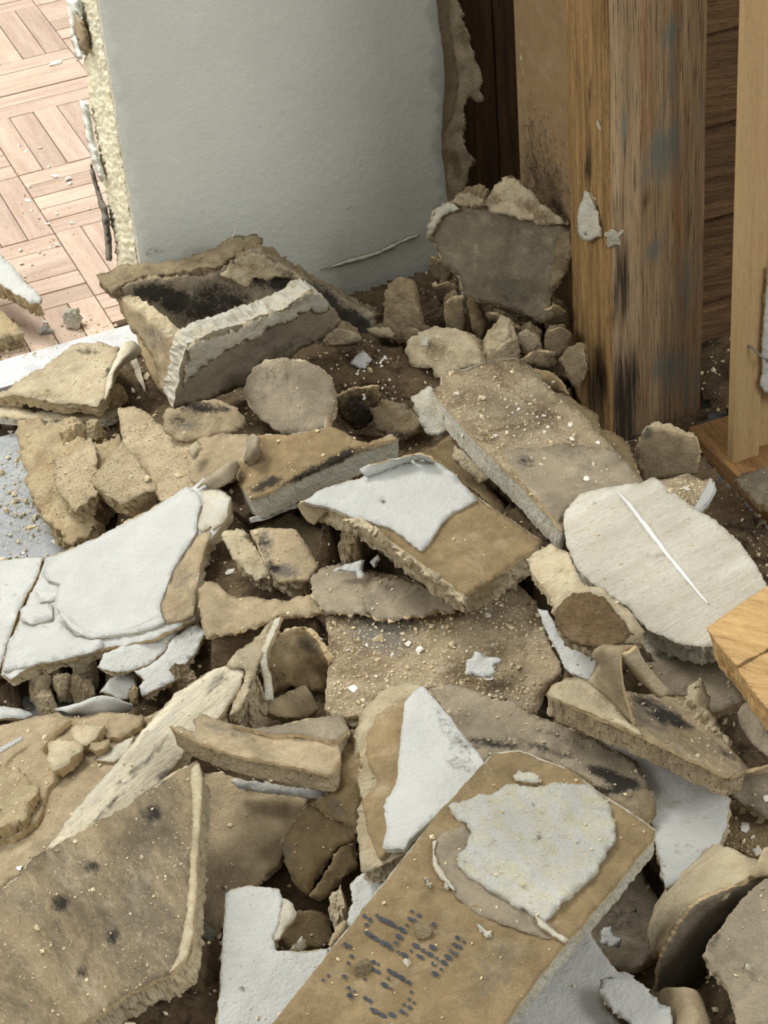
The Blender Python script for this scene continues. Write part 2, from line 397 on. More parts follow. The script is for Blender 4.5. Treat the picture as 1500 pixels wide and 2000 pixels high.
M_('dark_wood', (96, 72, 46), (60, 44, 28), sc=130, speck=(30, 21, 12), spk=.57, spf=.6, bump=.9, bsc=200, bd=.002, aniso=(1, 1, .06), rnd=.15)
M_('board_wood', (112, 84, 54), (72, 52, 32), sc=110, speck=(38, 26, 15), spk=.57, spf=.6, bump=.8, bsc=200, bd=.002, aniso=(.08, .08, 1.2), rot=(0, .12, 0), rnd=.15)
M_('pine', gain=1.0, base=(190, 160, 112), var=(178, 147, 98), sc=130, speck=(150, 112, 64), spk=.6, spf=.4, bump=.35, bsc=200, aniso=(1, 1, .04), rnd=.05, wide=.05)
M_('sawn_wood', (190, 157, 104), (158, 124, 76), sc=90, speck=(120, 84, 42), spk=.6, spf=.5, bump=.6, bsc=220, bd=.0015, aniso=(.09, 1, 1), rot=(0, 0, -.55), rnd=.03)
M_('hardboard', dirt=0.2, base=(128, 104, 72), var=(116, 94, 64), sc=60, speck=(140, 112, 74), spk=.62, spf=.3, bump=.25, bsc=300, sa=(34, 27, 19), rnd=0, wide=.05)
M_('parquet', (206, 184, 166), (184, 158, 138), gain=1, sc=110, speck=(220, 190, 168), spk=.58, spf=.5, bump=.35, bsc=180, aniso=(.12, 1, 1), rnd=.16)
M_('lino', (148, 152, 153), (124, 128, 129), sc=50, speck=(190, 186, 174), spk=.56, spf=.8, bump=.4, bsc=200, rnd=.04)
M_('sill', (190, 192, 192), (166, 168, 170), sc=50, speck=(206, 200, 186), spk=.56, spf=.8, bump=.4, bsc=200, rnd=.0)
M_('chip_pale', (216, 212, 198), (196, 190, 172), sc=.7, bump=0, fine=0, big=False)
M_('chip_tan', (202, 188, 156), (170, 152, 118), sc=.7, bump=0, fine=0, big=False)
M_('fresh_scratch', (240, 240, 234), (228, 228, 220), sc=60, gain=1.0, fine=0, bump=.2, rnd=0)
M_('grout', (86, 70, 54), (60, 48, 38), sc=60, rnd=0)
M_('ink', (66, 70, 76), (52, 56, 60), sc=60, fine=0, bump=0, rnd=.1, speck=(120, 100, 72), spk=.6, spf=.4)
M_('metal', (110, 108, 100), (84, 78, 68), sc=80, bump=.3, rough=.5, rnd=0)
M_('popcorn', fine=.2, gain=1.0, base=(244, 236, 208), var=(236, 222, 184), sc=90, speck=(168, 148, 98), spk=.6, spf=.5, bump=.7, bsc=140, bd=.0014, sb=(206, 186, 130), rnd=0)

M_('sole_wood', (150, 114, 68), (112, 80, 46), sc=110, speck=(70, 46, 22), spk=.57, spf=.6, bump=.8, bsc=200, bd=.002, aniso=(1, .08, 1), rot=(0, 0, .35), rnd=0)
# ------------------------------------------------------------------ the setting
P0 = at(305, 700); Q = at(1190, 873)
def G3(s, t, z=0.0, o=P0): return o + A * s - B * t + Z * z
floor = box('floor', (0.05, 1.9, -.021), (np.array([1, 0, 0]), np.array([0, 1, 0]), Z), (1.5, 1.6, .015), 'grout', bev=0)
floor['kind'] = 'structure'; floor['o'] = [0.05, 1.9, -.021]
lc = G3(.15, -.62, -.003)
box('linoleum', lc, (A, B, Z), (1.3, .56, .003), 'lino', floor, bev=0)
LIM = float((at(120, 674) - P0) @ B); trim = box('trim_1', P0 - A * .35 + B * (LIM + .027) + Z * -.002, (A, B, Z), (.5, .026, .005), 'sill'); trim['kind'] = 'structure'
BL = .158; o_ = at(36, 345); cache = {}
for i in range(-6, 3):
    for j in range(-5, 9):
        for k in range(5):
            wd = BL / 5
            if (i + j) % 2: ss, tt, ax = (i + .5) * BL, (j + (k + .5) / 5) * BL, (A, -B)
            else: ss, tt, ax = (i + (k + .5) / 5) * BL, (j + .5) * BL, (-B, A)
            c = o_ + A * ss - B * tt
            if (c - P0) @ B - (BL / 2 if (i + j) % 2 == 0 else -.004) > LIM - (.02 if (i + j) % 2 == 0 else 0) or c[1] > 3.6 or (c - P0) @ A > .35 or c[0] < -1.3: continue
            kk = (i * 7 + j * 3 + k) % 4
            if kk not in cache:
                t0 = box('parquet_strip', (0, 0, 0), (np.array([1, 0, 0]), np.array([0, 1, 0]), Z), (BL / 2 - .0006, wd / 2 - .0006, .005), 'parquet', bev=.0008, seed=kk + 1, origin=np.zeros(3)); cache[kk] = t0.data; bpy.data.objects.remove(t0)
            s = bpy.data.objects.new('parquet_strip', cache[kk]); col.objects.link(s)
            over = float((c - P0) @ B) + (BL / 2 if (i + j) % 2 == 0 else wd / 2) - LIM
            if over > 0 and (i + j) % 2 == 0: c = c - B * over / 2; s.scale[0] = 1 - over / BL
            s.parent = floor; s.location = c - np.array([0.05, 1.9, -.021]) + Z * (-.004 + random.Random(i * 91 + j * 13 + k).uniform(-.0006, .0006)); s.rotation_euler[2] = math.atan2(ax[0][1], ax[0][0])

# the white partition with its torn right side and broken left end
W = Surf(point=P0, normal=B)
def up_px(p, zs): return [tuple(q) for q in to_px([np.asarray(p) + Z * z for z in zs])]
lft = up_px(P0, (0, .1, .2, .3, .4, .55, .7))
paint_r = pts('872,560 876,470 874,395 869,340 863,300 862,262 864,230 868,160 866,100 858,50 852,0 840,-300 820,-560')
wall = root('wall_back', 'x', 'x', P0); del wall['label'], wall['category']; wall['kind'] = 'structure'
part('painted_sheet', wall, paint_r + lft[::-1], W, .011, 'wall_paint', 'pale_plaster', step=8, grid=26, jag=1.6, rough=.0004, rfreq=30, srough=.0004, stains=[(700, 12, 30, 6, 0, .3), (238, 14, 14, 7, 0, .7), (225, 40, 8, 30, 80, .45), (232, 230, 6, 60, 80, .4), (300, 490, 22, 14, 50, .7)])
part('brown_sheet', wall, pts('860,560 872,440 872,300 866,262 874,252 880,240 885,205 897,165 893,140 888,100 880,60 875,0 862,-300 840,-560 780,-560 800,0 800,560'), W, .004, 'tan_paper', 'paper_edge', off=-.012, jag=3, srough=.001)
part('torn_plaster', wall, pts('850,560 880,420 890,395 905,380 915,330 925,320 910,290 905,240 905,205 920,190 930,200 943,190 938,150 935,125 926,98 918,85 907,40 898,0 880,-300 860,-560 800,-560 820,560'), W, .02, 'plaster', 'dull_plaster', off=-.017, jag=7, step=4, grid=9, rough=.004, srough=.004, stains_b=[(905, 70, 40, 14, 80, .7), (890, 320, 50, 14, 80, .8)], stains=[(925, 160, 20, 8, 60, .5), (890, 250, 14, 10, 0, .7)])
lipS = W
part('crack_lip', wall, pts('628,528 660,514 700,502 745,489 775,472 800,464 822,456 815,463 790,472 772,484 742,497 700,511 665,521'), W, .0028, 'wall_paint', 'dull_plaster', off=.0026, jag=2, step=4, srough=.001)
part('plaster_scratch', wall, pts('675,409 686,400 688,402 678,410'), W, .0012, 'paint', off=.001, jag=1, step=3)
ES = Surf(point=P0, normal=-A)
bk = P0 - B * .105
end_poly = up_px(P0 - B * .0075, (-.0, .1, .2, .3, .4, .55, .7)) + up_px(bk, (.7, .55, .4, .3, .2, .1, 0))
part('plaster_end', wall, end_poly, ES, .03, 'popcorn', 'plaster', off=-.002, jag=3, step=5, grid=4, rough=.0028, rfreq=260, srough=.0003, inset=.2, stains_b=[(225, 260, 300, 8, 82, .4)])
part('paint_remnant', wall, pts('130,0 152,0 158,40 150,20 145,60 160,110 150,120 140,80'), ES, .003, 'wall_paint', off=.004, jag=2, step=4, rough=.0003, grid=8)
part('paint_remnant', wall, pts('155,195 168,200 175,250 190,310 200,350 198,358 186,330 176,310 165,250'), ES, .003, 'wall_paint', off=.0045, jag=2, step=4, rough=.0003, grid=8)
part('plaster_chip', wall, pts('143,22 160,40 172,108 163,104 150,78 143,50'), ES, .003, 'tan_paper', off=.004, jag=2, step=4)
cbS = part('corner_bead', wall, pts('176,318 186,350 197,390 207,410 212,440 216,480 218,510 208,508 202,460 197,410 186,375 177,340'), ES, .002, 'metal', off=.004, jag=2, step=5)
for q in ((206, 433), (209, 457), (211, 471)):
    part('bead_hole', wall, [(q[0] + 3 * math.cos(a), q[1] + 6 * math.sin(a)) for a in np.linspace(0, 6.28, 9)[:-1]], ES, .001, 'ink', off=.0052, jag=0, step=4)
box('upper_wall', G3(.15, .05, 1.25), (A, B, Z), (.15, .05, .5), 'wall_paint', wall, bev=0)

# the dark studs in the recess, their backing and the hardboard panel
sp = at(905, 300)
def vline_s(px, t):                          # where along A an upright at image column px (row 150) stands, t behind the partition's face
    S = Surf(point=P0 - B * t, normal=B); return float((S.hit([(px, 150)])[0] - P0) @ A)
tS = .075
for (x0, x1, lb, sd) in ((884, 966, 'dark weathered wall stud beside the torn edge of the white partition', 1), (969, 1019, 'narrow dark wall stud between the split and the hardboard panel', 2)):
    s0, s1 = vline_s(x0, tS), vline_s(x1, tS)
    tag(box('wall_stud', G3((s0 + s1) / 2, tS + .03, .45), (A, B, Z), ((s1 - s0) / 2, .03, .48), 'dark_wood', seg=3, rough=.0012, seed=sd), lb, 'stud')
wr = box('wall_right', G3(.62, .24, .45), (A, B, Z), (.35, .012, .5), 'dark_wood', bev=0); wr['kind'] = 'structure'
hp = box('wall_side', Q + A * .012 - B * .132 + Z * .45, (B, A, Z), (.062, .006, .45), 'hardboard', seg=3, stains=[(1060, 400, 120, 60, 55, 1.0), (1085, 470, 120, 50, 60, 1.0), (1045, 330, 40, 40, 0, .7)]); hp['kind'] = 'structure'
# outer boarding to the right
wb = root('wall_outer', 'x', 'x', Q); del wb['label'], wb['category']; wb['kind'] = 'structure'
for k in range(9):
    box('board', Q + A * .2 - B * (.092 + (k % 2) * .004) + Z * (-.03 + .098 * k + .046), (A, B, Z), (.16, .01, .0455), 'board_wood', wb, seg=2, rough=.001, seed=k, stains=[(1415, 820, 90, 130, 0, 1.0), (1420, 640, 60, 70, 0, .7)])
# timber post
post = root('timber_post', 'old weathered timber post with worn blue-grey paint in the corner', 'post', Q + A * .046 - B * .035)
box('weathered_face', Q + A * .0525 - B * .018 + Z * .42, (A, B, Z), (.0485, .018, .43), 'old_wood', post, seg=5, rough=.0012, seed=5, bev=.003,
    stains=[(1215, 820, 40, 190, 0, 1.0), (1207, 420, 16, 90, 0, .8), (1212, 560, 22, 130, 0, .9), (1258, 400, 12, 40, 0, .7), (1190, 60, 8, 80, 0, .5), (1322, 12, 9, 9, 0, 1.2), (1235, 760, 30, 120, 5, .8), (1300, 860, 60, 60, 0, .6)],
    stains_b=[(1315, 70, 28, 60, 0, 1.0), (1300, 280, 50, 60, 0, .9), (1215, 250, 20, 60, 0, .7), (1320, 190, 30, 40, 0, .7), (1290, 330, 70, 50, 0, .7), (1255, 330, 14, 50, 0, .9), (1340, 560, 30, 100, 0, .7), (1275, 490, 24, 26, 0, 1.0), (1310, 720, 60, 60, 0, .9), (1370, 220, 10, 40, 0, .8), (1240, 160, 20, 40, -30, .7), (1345, 740, 40, 90, 0, .7)])
box('split_side', Q + A * .002 - B * .036 + Z * .42, (A, B, Z), (.003, .036, .43), 'orange_wood', post, seg=5, rough=.0012, seed=9, bev=.002,
    stains=[(1150, 320, 12, 60, 3, 1.0), (1152, 200, 8, 60, 3, .8), (1165, 760, 30, 130, 0, .9), (1140, 700, 12, 130, 0, .7)])
box('back_half', Q + A * .0525 - B * .054 + Z * .42, (A, B, Z), (.0485, .017, .43), 'old_wood', post, seg=2)
ps = Surf(point=Q - A * .001 - B * .03, normal=-A)
pf = Surf(point=Q + B * .0005, normal=B)
r, _ = slab('mortar_patch', 'cream triangular plaster scrap stuck on the post with a nail hole', '1143,372 1150,380 1160,400 1168,425 1174,450 1175,464 1163,466 1152,472 1138,470 1129,455 1128,425 1133,400', None, surf=Surf(point=Q - A * .006 - B * .03, normal=-A + B * .1), T=.005, top='pale_plaster', core='plaster', cat='plaster', bed=False, jag=2, step=4, grid=6, grit=0, stains=[(1142, 456, 6, 6, 0, 1.3)])
r, _ = slab('mortar_patch', 'small grey white mortar scrap stuck on the post face beside the dark streak', '1186,455 1196,450 1206,458 1217,448 1220,455 1210,464 1212,480 1190,484', None, surf=Surf(point=Q + B * .006, normal=B), T=.005, top='pale_plaster', core='plaster', cat='plaster', bed=False, jag=2, step=4, grid=6, grit=0, stains_b=[(1200, 465, 16, 12, 0, .6)])
r, _ = slab('mortar_patch', 'long grey mortar drip hanging down the hardboard panel', '1015,-80 1048,-80 1049,0 1047,60 1050,110 1055,140 1048,158 1035,160 1022,150 1016,110 1018,60 1016,0', None, surf=Surf(point=Q - A * .004 - B * .19, normal=B - A), T=.008, top='plaster', core='dull_plaster', cat='plaster', bed=False, jag=3, step=4, grid=6, rough=.002, grit=0, stains_b=[(1030, 40, 16, 70, 0, .8)])
r, _ = slab('mortar_patch', 'thin cream plaster sliver in the crack of the post', '1165,232 1172,238 1180,262 1183,275 1178,272 1172,255 1166,245', None, surf=Surf(point=Q - A * .003 - B * .01, normal=-A + B), T=.003, top='pale_plaster', core='plaster', cat='plaster', bed=False, jag=1, step=3, grid=6, grit=0)
# pine stud, its neighbour, sole plate and scrap at the right edge
k0 = at(1428, 938)
tag(box('pine_stud', k0 + A * .0150 - B * .005 + Z * .42, (A, B, Z), (.0145, .005, .43), 'pine', seg=3, rough=.0003), 'clean pale pine stud standing at the right edge', 'stud')
tag(box('pine_stud', k0 + A * .052 - B * .017 + Z * .42, (A, B, Z), (.021, .005, .43), 'pine', seg=3, rough=.0003), 'pine stud set back behind the pale front stud at the right edge', 'stud')
r, _ = slab('plasterboard_scrap', 'pale blue painted scrap hanging on the pine stud at the right edge', '1500,520 1495,590 1490,680 1489,730 1487,752 1492,767 1545,780 1560,520', None, surf=Surf(point=k0 + B * .006, normal=B), T=.005, top='paint', cat='plasterboard', bed=False, grit=0, jag=2)
nl = root('bent_nail', 'dark bent nail sticking out of the pale pine stud', 'nail', k0 + B * .004 + Z * .2)
nS = Surf(point=k0 + B * .008, normal=B)
def tube(name, P, r_, mat, parent, seg=7):
    V = []; Fc = []; n = len(P)
    for i, p in enumerate(P):
        d = np.asarray(P[min(i + 1, n - 1)]) - np.asarray(P[max(i - 1, 0)]); d = d / (np.linalg.norm(d) + 1e-9)
        u = np.cross(d, [.3, .5, .8]); u /= np.linalg.norm(u); v = np.cross(d, u); rr_ = r_[i] if isinstance(r_, (list, tuple)) else r_
        for k in range(seg): V.append(np.asarray(p) + rr_ * (u * math.cos(2 * math.pi * k / seg) + v * math.sin(2 * math.pi * k / seg)))
    for i in range(n - 1):
        for k in range(seg): Fc.append([i * seg + k, i * seg + (k + 1) % seg, (i + 1) * seg + (k + 1) % seg, (i + 1) * seg + k])
    Fc += [list(range(seg))[::-1], [(n - 1) * seg + k for k in range(seg)]]
    return link_mesh(name, V, Fc, [MAT[mat]], parent)
q = nS.hit([(1468, 682), (1474, 684), (1482, 692), (1492, 697)])
tube('shank', [q[0] - B * .012, q[1] - B * .002, q[2] + B * .004, q[3] + B * .006], .0011, 'metal', nl)
tube('head', [q[3] + B * .006, q[3] + B * .006 + (q[3] - q[2]) * .25], .0024, 'metal', nl)
so = at(1400, 945)
box_ = box('sole_plate', so + A * .035 + B * .13 + Z * .008, (B, A, Z), (.2, .026, .011), 'sole_wood', seg=2, rough=.0008); tag(box_, 'brown sole plate lying on the floor at the right edge', 'timber')
# ------------------------------------------------------------------ the broken boards, from the back corner to the front
def Lr(name, poly, mat, **k): return dict(name=name, poly=poly, mat=mat, **k)

# far left, on the parquet
slab('plasterboard_fragment', 'thick cream broken fragment with white face lying on the parquet at the far left', '-60,440 0,497 30,528 60,560 83,582 78,592 60,590 30,572 0,556 -60,536', [(0, 500, .065), (80, 585, .05), (0, 555, .055)], T=.03, top='paint', core='yellow_plaster', cat='plasterboard', srough=.006, grit=0, inset=.15)
slab('plasterboard_fragment', 'lower tan fragment with dark stained broken edge under the thick cream one on the parquet', '-60,590 0,603 14,618 34,635 50,651 0,662 -60,672', [(0, 605, .028), (48, 650, .02), (0, 660, .02)], T=.018, top='yellow_plaster', core='yellow_plaster', srough=.003, grit=0, stains=[(30, 670, 20, 8, 0, .8), (20, 690, 20, 6, 0, .6)])
# threshold debris and left hand slabs
slab('plasterboard_slab', 'cream slab with rough plaster back and dark mould spot near the threshold', '-60,772 0,764 22,757 60,730 110,698 150,672 195,667 232,676 212,735 205,783 190,795 100,785 40,774', [(30, 760, .035), (150, 672, .05), (230, 678, .06), (200, 790, .05)], T=.013, top='plaster', core='yellow_plaster', rough=.003, grit=1, srough=.0015, stains=[(172, 688, 30, 8, 10, .9), (212, 722, 8, 20, 20, 1.0), (196, 735, 6, 8, 0, .8)], stains_b=[(80, 770, 60, 10, 0, .8)], pj=2)
rt = bpy.data.objects['plasterboard_slab']
ribbon('peeled_paper', rt, ['206,785,.05 210,740,.055 232,690,.062 240,672,.064', '216,760,.056 222,725,.062 250,690,.07 262,668,.075', '218,762,.05 232,722,.056 262,700,.06 278,686,.066'], 'streak_paper', T=.0018, jag=.002)
slab('plasterboard_slab', 'thin pale slab strip lying under the cream slab with mould spot', '-60,800 0,792 60,800 130,800 228,790 238,808 200,822 120,820 85,823 20,816 -60,812', [(0, 800, .018), (120, 810, .02), (230, 800, .022)], T=.008, top='plaster', core='pale_plaster', rough=.0015, grit=.5)
ribbon('paper_strip', None, ['262,640,.06 268,660,.055 280,700,.04 300,745,.03', '284,645,.062 294,668,.056 305,705,.042 318,770,.03'], 'paper_edge', T=.002)
tag(bpy.data.objects['paper_strip'], 'narrow peeled paper strip hanging beside the box shaped board', 'paper')
ribbon('paper_strip', None, ['243,690,.03 258,715,.028 272,745,.022', '258,690,.03 272,712,.028 288,772,.02'], 'streak_paper', T=.003)
tag(bpy.data.objects['paper_strip.001'], 'grey strip lying in the gap beside the cream mould spotted slab', 'paper')
slab('plaster_chunk', 'large crumbly yellow plaster chunk spread over the grey floor at the left', '33,822 90,818 140,832 165,862 238,855 250,905 195,945 178,985 182,1040 150,1060 128,1055 85,1005 52,960 42,905', [(40, 830, .03), (240, 870, .055), (150, 1050, .03), (110, 930, .05)], T=.035, top='yellow_plaster', core='yellow_plaster', cat='plaster', rough=.008, srough=.008, grit=2, jag=9, tname='chunk')
slab('plaster_block', 'pitted tan block broken off and lying on the yellow chunk', '104,902 140,885 178,855 190,895 194,962 165,985 145,1000 112,955', [(110, 905, .06), (180, 860, .065), (150, 990, .055)], T=.02, top='pitted', core='yellow_plaster', cat='plaster', rough=.003, srough=.006, grit=1, jag=6, tname='chunk')
slab('plaster_block', 'square pitted tan block tilted in front of the large pitted slab', '175,938 205,900 238,864 265,893 308,957 235,984 182,950', [(178, 940, .07), (238, 868, .085), (306, 955, .075)], T=.024, top='pitted', core='yellow_plaster', cat='plaster', rough=.002, srough=.003, grit=1, jag=3, tname='chunk')
slab('plasterboard_slab', 'large pitted tan slab with smooth paper at its right end', '230,800 262,793 300,815 340,852 400,848 440,846 486,848 489,880 468,908 430,925 395,953 350,978 324,987 312,975 290,930 262,895 240,862', [(235, 805, .075), (310, 970, .075), (480, 860, .095), (430, 925, .088)], T=.014, top='pitted', core='yellow_plaster', rough=.0018, grit=1.5, jag=4,
     layers=[Lr('face_paper', '362,905 370,870 395,853 440,848 486,848 489,880 468,908 430,925 395,953 372,940', 'tan_paper', T=.0015, jag=4)])
slab('plasterboard_slab', 'torn slab blackened by mould under the front edge of the box shaped board', '318,842 325,805 380,788 430,780 462,798 480,824 470,840 440,846 400,855 345,860', [(320, 840, .095), (465, 800, .105), (400, 852, .09)], T=.010, top='tan_paper', core='plaster', rough=.003, grit=1, jag=6, stains=[(400, 795, 70, 14, 5, 1.1), (345, 822, 26, 16, 0, .7)], stains_b=[(360, 830, 50, 16, 0, .8)])
# the box shaped piece
bx = root('broken_board_box', 'box shaped broken board corner with dark mouldy hollow below the white wall', 'plasterboard', at(430, 720, .05))
SR = Surf(anchors=[(240, 560, .135), (742, 606, .06), (500, 700, .045)])
def vplane(p1, p2, lean=0.0):
    a, b = at(*p1), at(*p2); n = np.cross(b - a, Z); n /= np.linalg.norm(n); return Surf(point=a, normal=n + Z * lean)
SR = vplane((240, 562, .135), (742, 608, .07), 0.15)
rim = '236,566 250,556 300,546 340,541 400,536 430,530 450,512 470,497 490,488 505,486 540,505 600,540 660,575 700,598 742,612'
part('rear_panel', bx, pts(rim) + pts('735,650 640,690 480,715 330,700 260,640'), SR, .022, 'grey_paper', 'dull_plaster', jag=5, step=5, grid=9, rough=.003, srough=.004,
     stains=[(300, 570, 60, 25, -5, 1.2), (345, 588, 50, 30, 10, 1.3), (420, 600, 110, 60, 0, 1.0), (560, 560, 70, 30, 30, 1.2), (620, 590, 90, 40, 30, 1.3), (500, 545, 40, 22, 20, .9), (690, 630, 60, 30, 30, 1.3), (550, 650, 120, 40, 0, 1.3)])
part('crumbled_face', bx, pts('430,538 448,515 468,498 492,492 520,500 560,525 600,545 585,553 545,540 520,548 500,540 480,555 455,545'), SR, .006, 'plaster', 'dull_plaster', off=.006, jag=6, step=4, grid=6, rough=.004, srough=.003, stains_b=[(480, 520, 40, 20, 0, .6)], stains=[(560, 535, 40, 14, 25, .7)])
SL = vplane((232, 572, .13), (352, 672, .15), 0.12)
part('left_panel', bx, pts('225,572 248,590 290,622 330,655 354,678 350,720 330,775 312,765 300,720 285,680 262,650 240,615'), SL, .016, 'tan_paper', 'plaster', jag=4, step=5, grid=9, rough=.002, srough=.003, stains_b=[(300, 660, 40, 30, 40, .6)])
SF = vplane((368, 668, .158), (607, 572, .158), -0.22)
part('front_panel', bx, pts('366,672 400,655 440,640 480,630 520,615 555,600 585,580 605,563 625,578 645,592 668,628 650,645 615,668 590,682 540,715 480,755 420,777 338,800 345,750 356,705'), SF, .022, 'grey_paper', 'pale_plaster', jag=4, step=5, grid=9, rough=.001, srough=.004, stains=[(540, 700, 120, 26, -30, .5)], stains_b=[(430, 690, 90, 20, -25, .4)], under=False)
part('torn_edge', bx, pts('380,668 410,665 440,655 480,634 520,620 560,602 590,582 606,566 625,582 640,600 620,612 590,615 560,632 520,640 480,668 440,690 400,720 375,740 362,760 360,720 372,690'), SF, .004, 'pale_plaster', 'plaster', off=.0035, jag=8, step=4, grid=6, rough=.003, srough=.002, stains_b=[(560, 600, 60, 14, -25, .6)])
part('torn_edge', bx, pts('188,538 215,528 250,515 300,511 340,507 380,495 420,486 438,475 455,464 480,458 500,456 515,466 500,478 480,484 460,494 440,510 420,522 380,528 330,534 280,540 250,550 232,566 218,575 205,560'), Surf(anchors=[(190, 540, .137), (340, 515, .142), (490, 470, .150), (235, 566, .137)]), .010, 'dull_plaster', 'dull_plaster', jag=4, step=4, grid=7, rough=.003, srough=.003, stains=[(240, 540, 30, 12, 0, .5)], stains_b=[(400, 510, 60, 10, 0, .6)])
ribbon('fibre_wisp', bx, ['452,464,.15 458,452,.158 464,437,.166', '454,465,.15 460,453,.158 465,437,.166'], 'paint', T=.0008, jag=.0004)
slab('plasterboard_fragment', 'torn upright fragment hanging at the left foot of the box shaped board', '300,690 318,680 345,690 340,745 330,775 318,772 310,740', None, surf=vplane((300, 700, .08), (345, 720, .09), .1), T=.006, top='tan_paper', core='plaster', bed=False, jag=5, grit=0)
# corner heap under the white wall
slab('dark_board', 'big dark grey board leaning in the corner below the hardboard panel', '868,398 930,400 1000,412 1075,430 1112,452 1118,480 1108,530 1076,568 1072,600 1082,618 1058,632 1015,606 975,595 930,590 905,580 893,540 868,520 848,480 834,468 836,440 848,415', [(950, 402, .215), (1000, 610, .115), (840, 460, .165), (1112, 470, .19)], T=.016, top='dark_paper', core='plaster', srough=.006, grit=.8, jag=5, bed=False, stains_b=[(1000, 560, 90, 40, 10, .8)], stains=[(980, 575, 60, 14, 10, .3)],
     layers=[Lr('crumbled_edge', '1092,462 1112,452 1120,482 1108,530 1086,556 1072,566 1078,520 1084,490', 'dull_plaster', T=.005, jag=7, rough=.003, srough=.003), Lr('crumbled_edge', '868,397 884,398 898,408 876,412 858,430 846,455 838,462 835,440 848,414', 'pale_plaster', T=.004, jag=5, rough=.003, srough=.003)])
slab('torn_paper_piece', 'cream fuzzy torn piece standing up behind the dark leaning board', '948,400 956,380 968,362 990,345 1012,356 1035,372 1060,400 1088,420 1112,440 1075,440 1010,425 960,415', [(955, 400, .222), (990, 350, .245), (1105, 440, .205)], T=.010, top='plaster', core='dull_plaster', cat='plasterboard', rough=.004, srough=.004, bed=False, grit=.5, jag=5, stains_b=[(1040, 410, 60, 20, 30, .9), (970, 390, 18, 18, 0, .8)])
slab('torn_paper_piece', 'ragged scrap of torn plaster above the left shoulder of the dark leaning board', '872,402 890,385 915,375 935,380 950,400 920,406 895,402', [(875, 402, .20), (930, 378, .237), (948, 402, .222)], T=.012, top='plaster', core='dull_plaster', cat='plasterboard', rough=.004, srough=.004, bed=False, grit=0, jag=5)
tag(lump('plaster_lump', 790, 598, .085, 52, 46, .05, 'dull_plaster', sub=4, cuts=7, rough=.14, seed=11, rot=10), 'crumpled tan lump against the foot of the white wall', 'plaster')
heap_lumps = [(905, 592, .10, 16, 12, .012, 'pale_plaster', 'small pale knob just under the dark leaning board'), (975, 632, 0.068, 30, 16, 0.0120, 'dull_plaster', 'flaky brown lump under the middle of the dark leaning board'),
    (1112, 705, 0.058, 28, 40, 0.0180, 'dull_plaster', 'broken lump lying against the left side of the post'),
    (983, 676, .09, 40, 30, .03, 'plaster', 'pale rough lump behind the long dusty board'), (1128, 605, .10, 10, 26, .02, 'paint', 'pale edge of a white scrap squeezed beside the post'), (830, 660, 0.073, 18, 24, 0.0120, 'dull_plaster', 'small tan lump left of the round plaster disc')]
for x, y, z, rx, ry, h, mt, lb in heap_lumps: tag(lump('plaster_lump', x, y, z, rx, ry, h, mt, sub=4, cuts=9, rough=.2, rot=(x * 7) % 180, tilt=(y * 3) % 60 - 30), lb, 'plaster')
for ol, an, T_, mt, lb in (
    ('868,592 888,580 906,577 912,640 900,656 872,642', [(870, 600, .105), (906, 580, .115), (895, 652, .065)], .012, 'tan_paper', 'flat tan fragment standing left of the pale knob below the leaning board'),
    ('913,588 926,584 938,604 950,640 938,664 922,640', [(915, 590, .11), (940, 605, .10), (938, 660, .065)], .014, 'brown_paper', 'brown fragment with pale tip standing below the leaning board'),
    ('948,612 972,612 1000,630 1024,652 1010,660 982,640 955,626', [(950, 615, .10), (1020, 652, .085), (985, 640, .085)], .006, 'dull_plaster', 'thin layered splinter below the middle of the leaning board'),
    ('962,600 985,606 1005,622 1018,640 1000,636 978,622', [(965, 602, .10), (1015, 638, .095), (985, 625, .095)], .005, 'dull_plaster', 'second thin splinter tucked under the leaning board edge'),
    ('1008,655 1028,642 1052,656 1060,680 1030,694 1012,680', [(1010, 660, .10), (1050, 655, .105), (1030, 692, .08)], .014, 'plaster', 'cream fragment between the pale rough lump and the post'),
    ('1060,606 1082,594 1108,612 1112,640 1090,655 1066,640', [(1062, 610, .12), (1108, 612, .12), (1090, 654, .085)], .014, 'dull_plaster', 'dull fragment right of the tip of the leaning board'),
    ('1066,650 1090,640 1118,655 1112,690 1085,700 1064,680', [(1066, 655, .105), (1115, 655, .105), (1085, 698, .08)], .014, 'dull_plaster', 'crumbled fragment beside the post above the long dusty board'),
    ('1092,700 1112,680 1136,668 1142,720 1128,762 1108,738', [(1095, 702, .10), (1136, 670, .12), (1125, 760, .075)], .012, 'dull_plaster', 'shell shaped fragment standing against the side of the post'),
    ('1040,722 1070,728 1096,748 1112,772 1088,766 1060,746', [(1042, 724, .105), (1094, 748, .10), (1090, 768, .09)], .006, 'brown_paper', 'dark brown strip in the gap between long dusty board and post'),
    ('838,500 858,506 880,540 872,560 852,548 840,524', [(840, 505, .13), (878, 540, .115), (850, 548, .10)], .008, 'dull_plaster', 'torn dark strip hanging below the left side of the leaning board'),
    ('848,560 872,552 896,566 890,590 862,592', [(850, 565, .10), (892, 566, .105), (870, 592, .08)], .012, 'dull_plaster', 'small brown fragment in the shadow beside the crumpled lump'),
    ('780,650 800,640 822,650 818,668 796,676', [(782, 655, .08), (820, 652, .085), (796, 675, .07)], .010, 'dull_plaster', 'small fragment leaning on the left of the round plaster disc')):
    slab('plaster_fragment', lb, ol, an, T=T_, top=mt, core='dull_plaster', cat='plaster', rough=.0012, srough=.003, grit=.6, jag=4, bed=False)
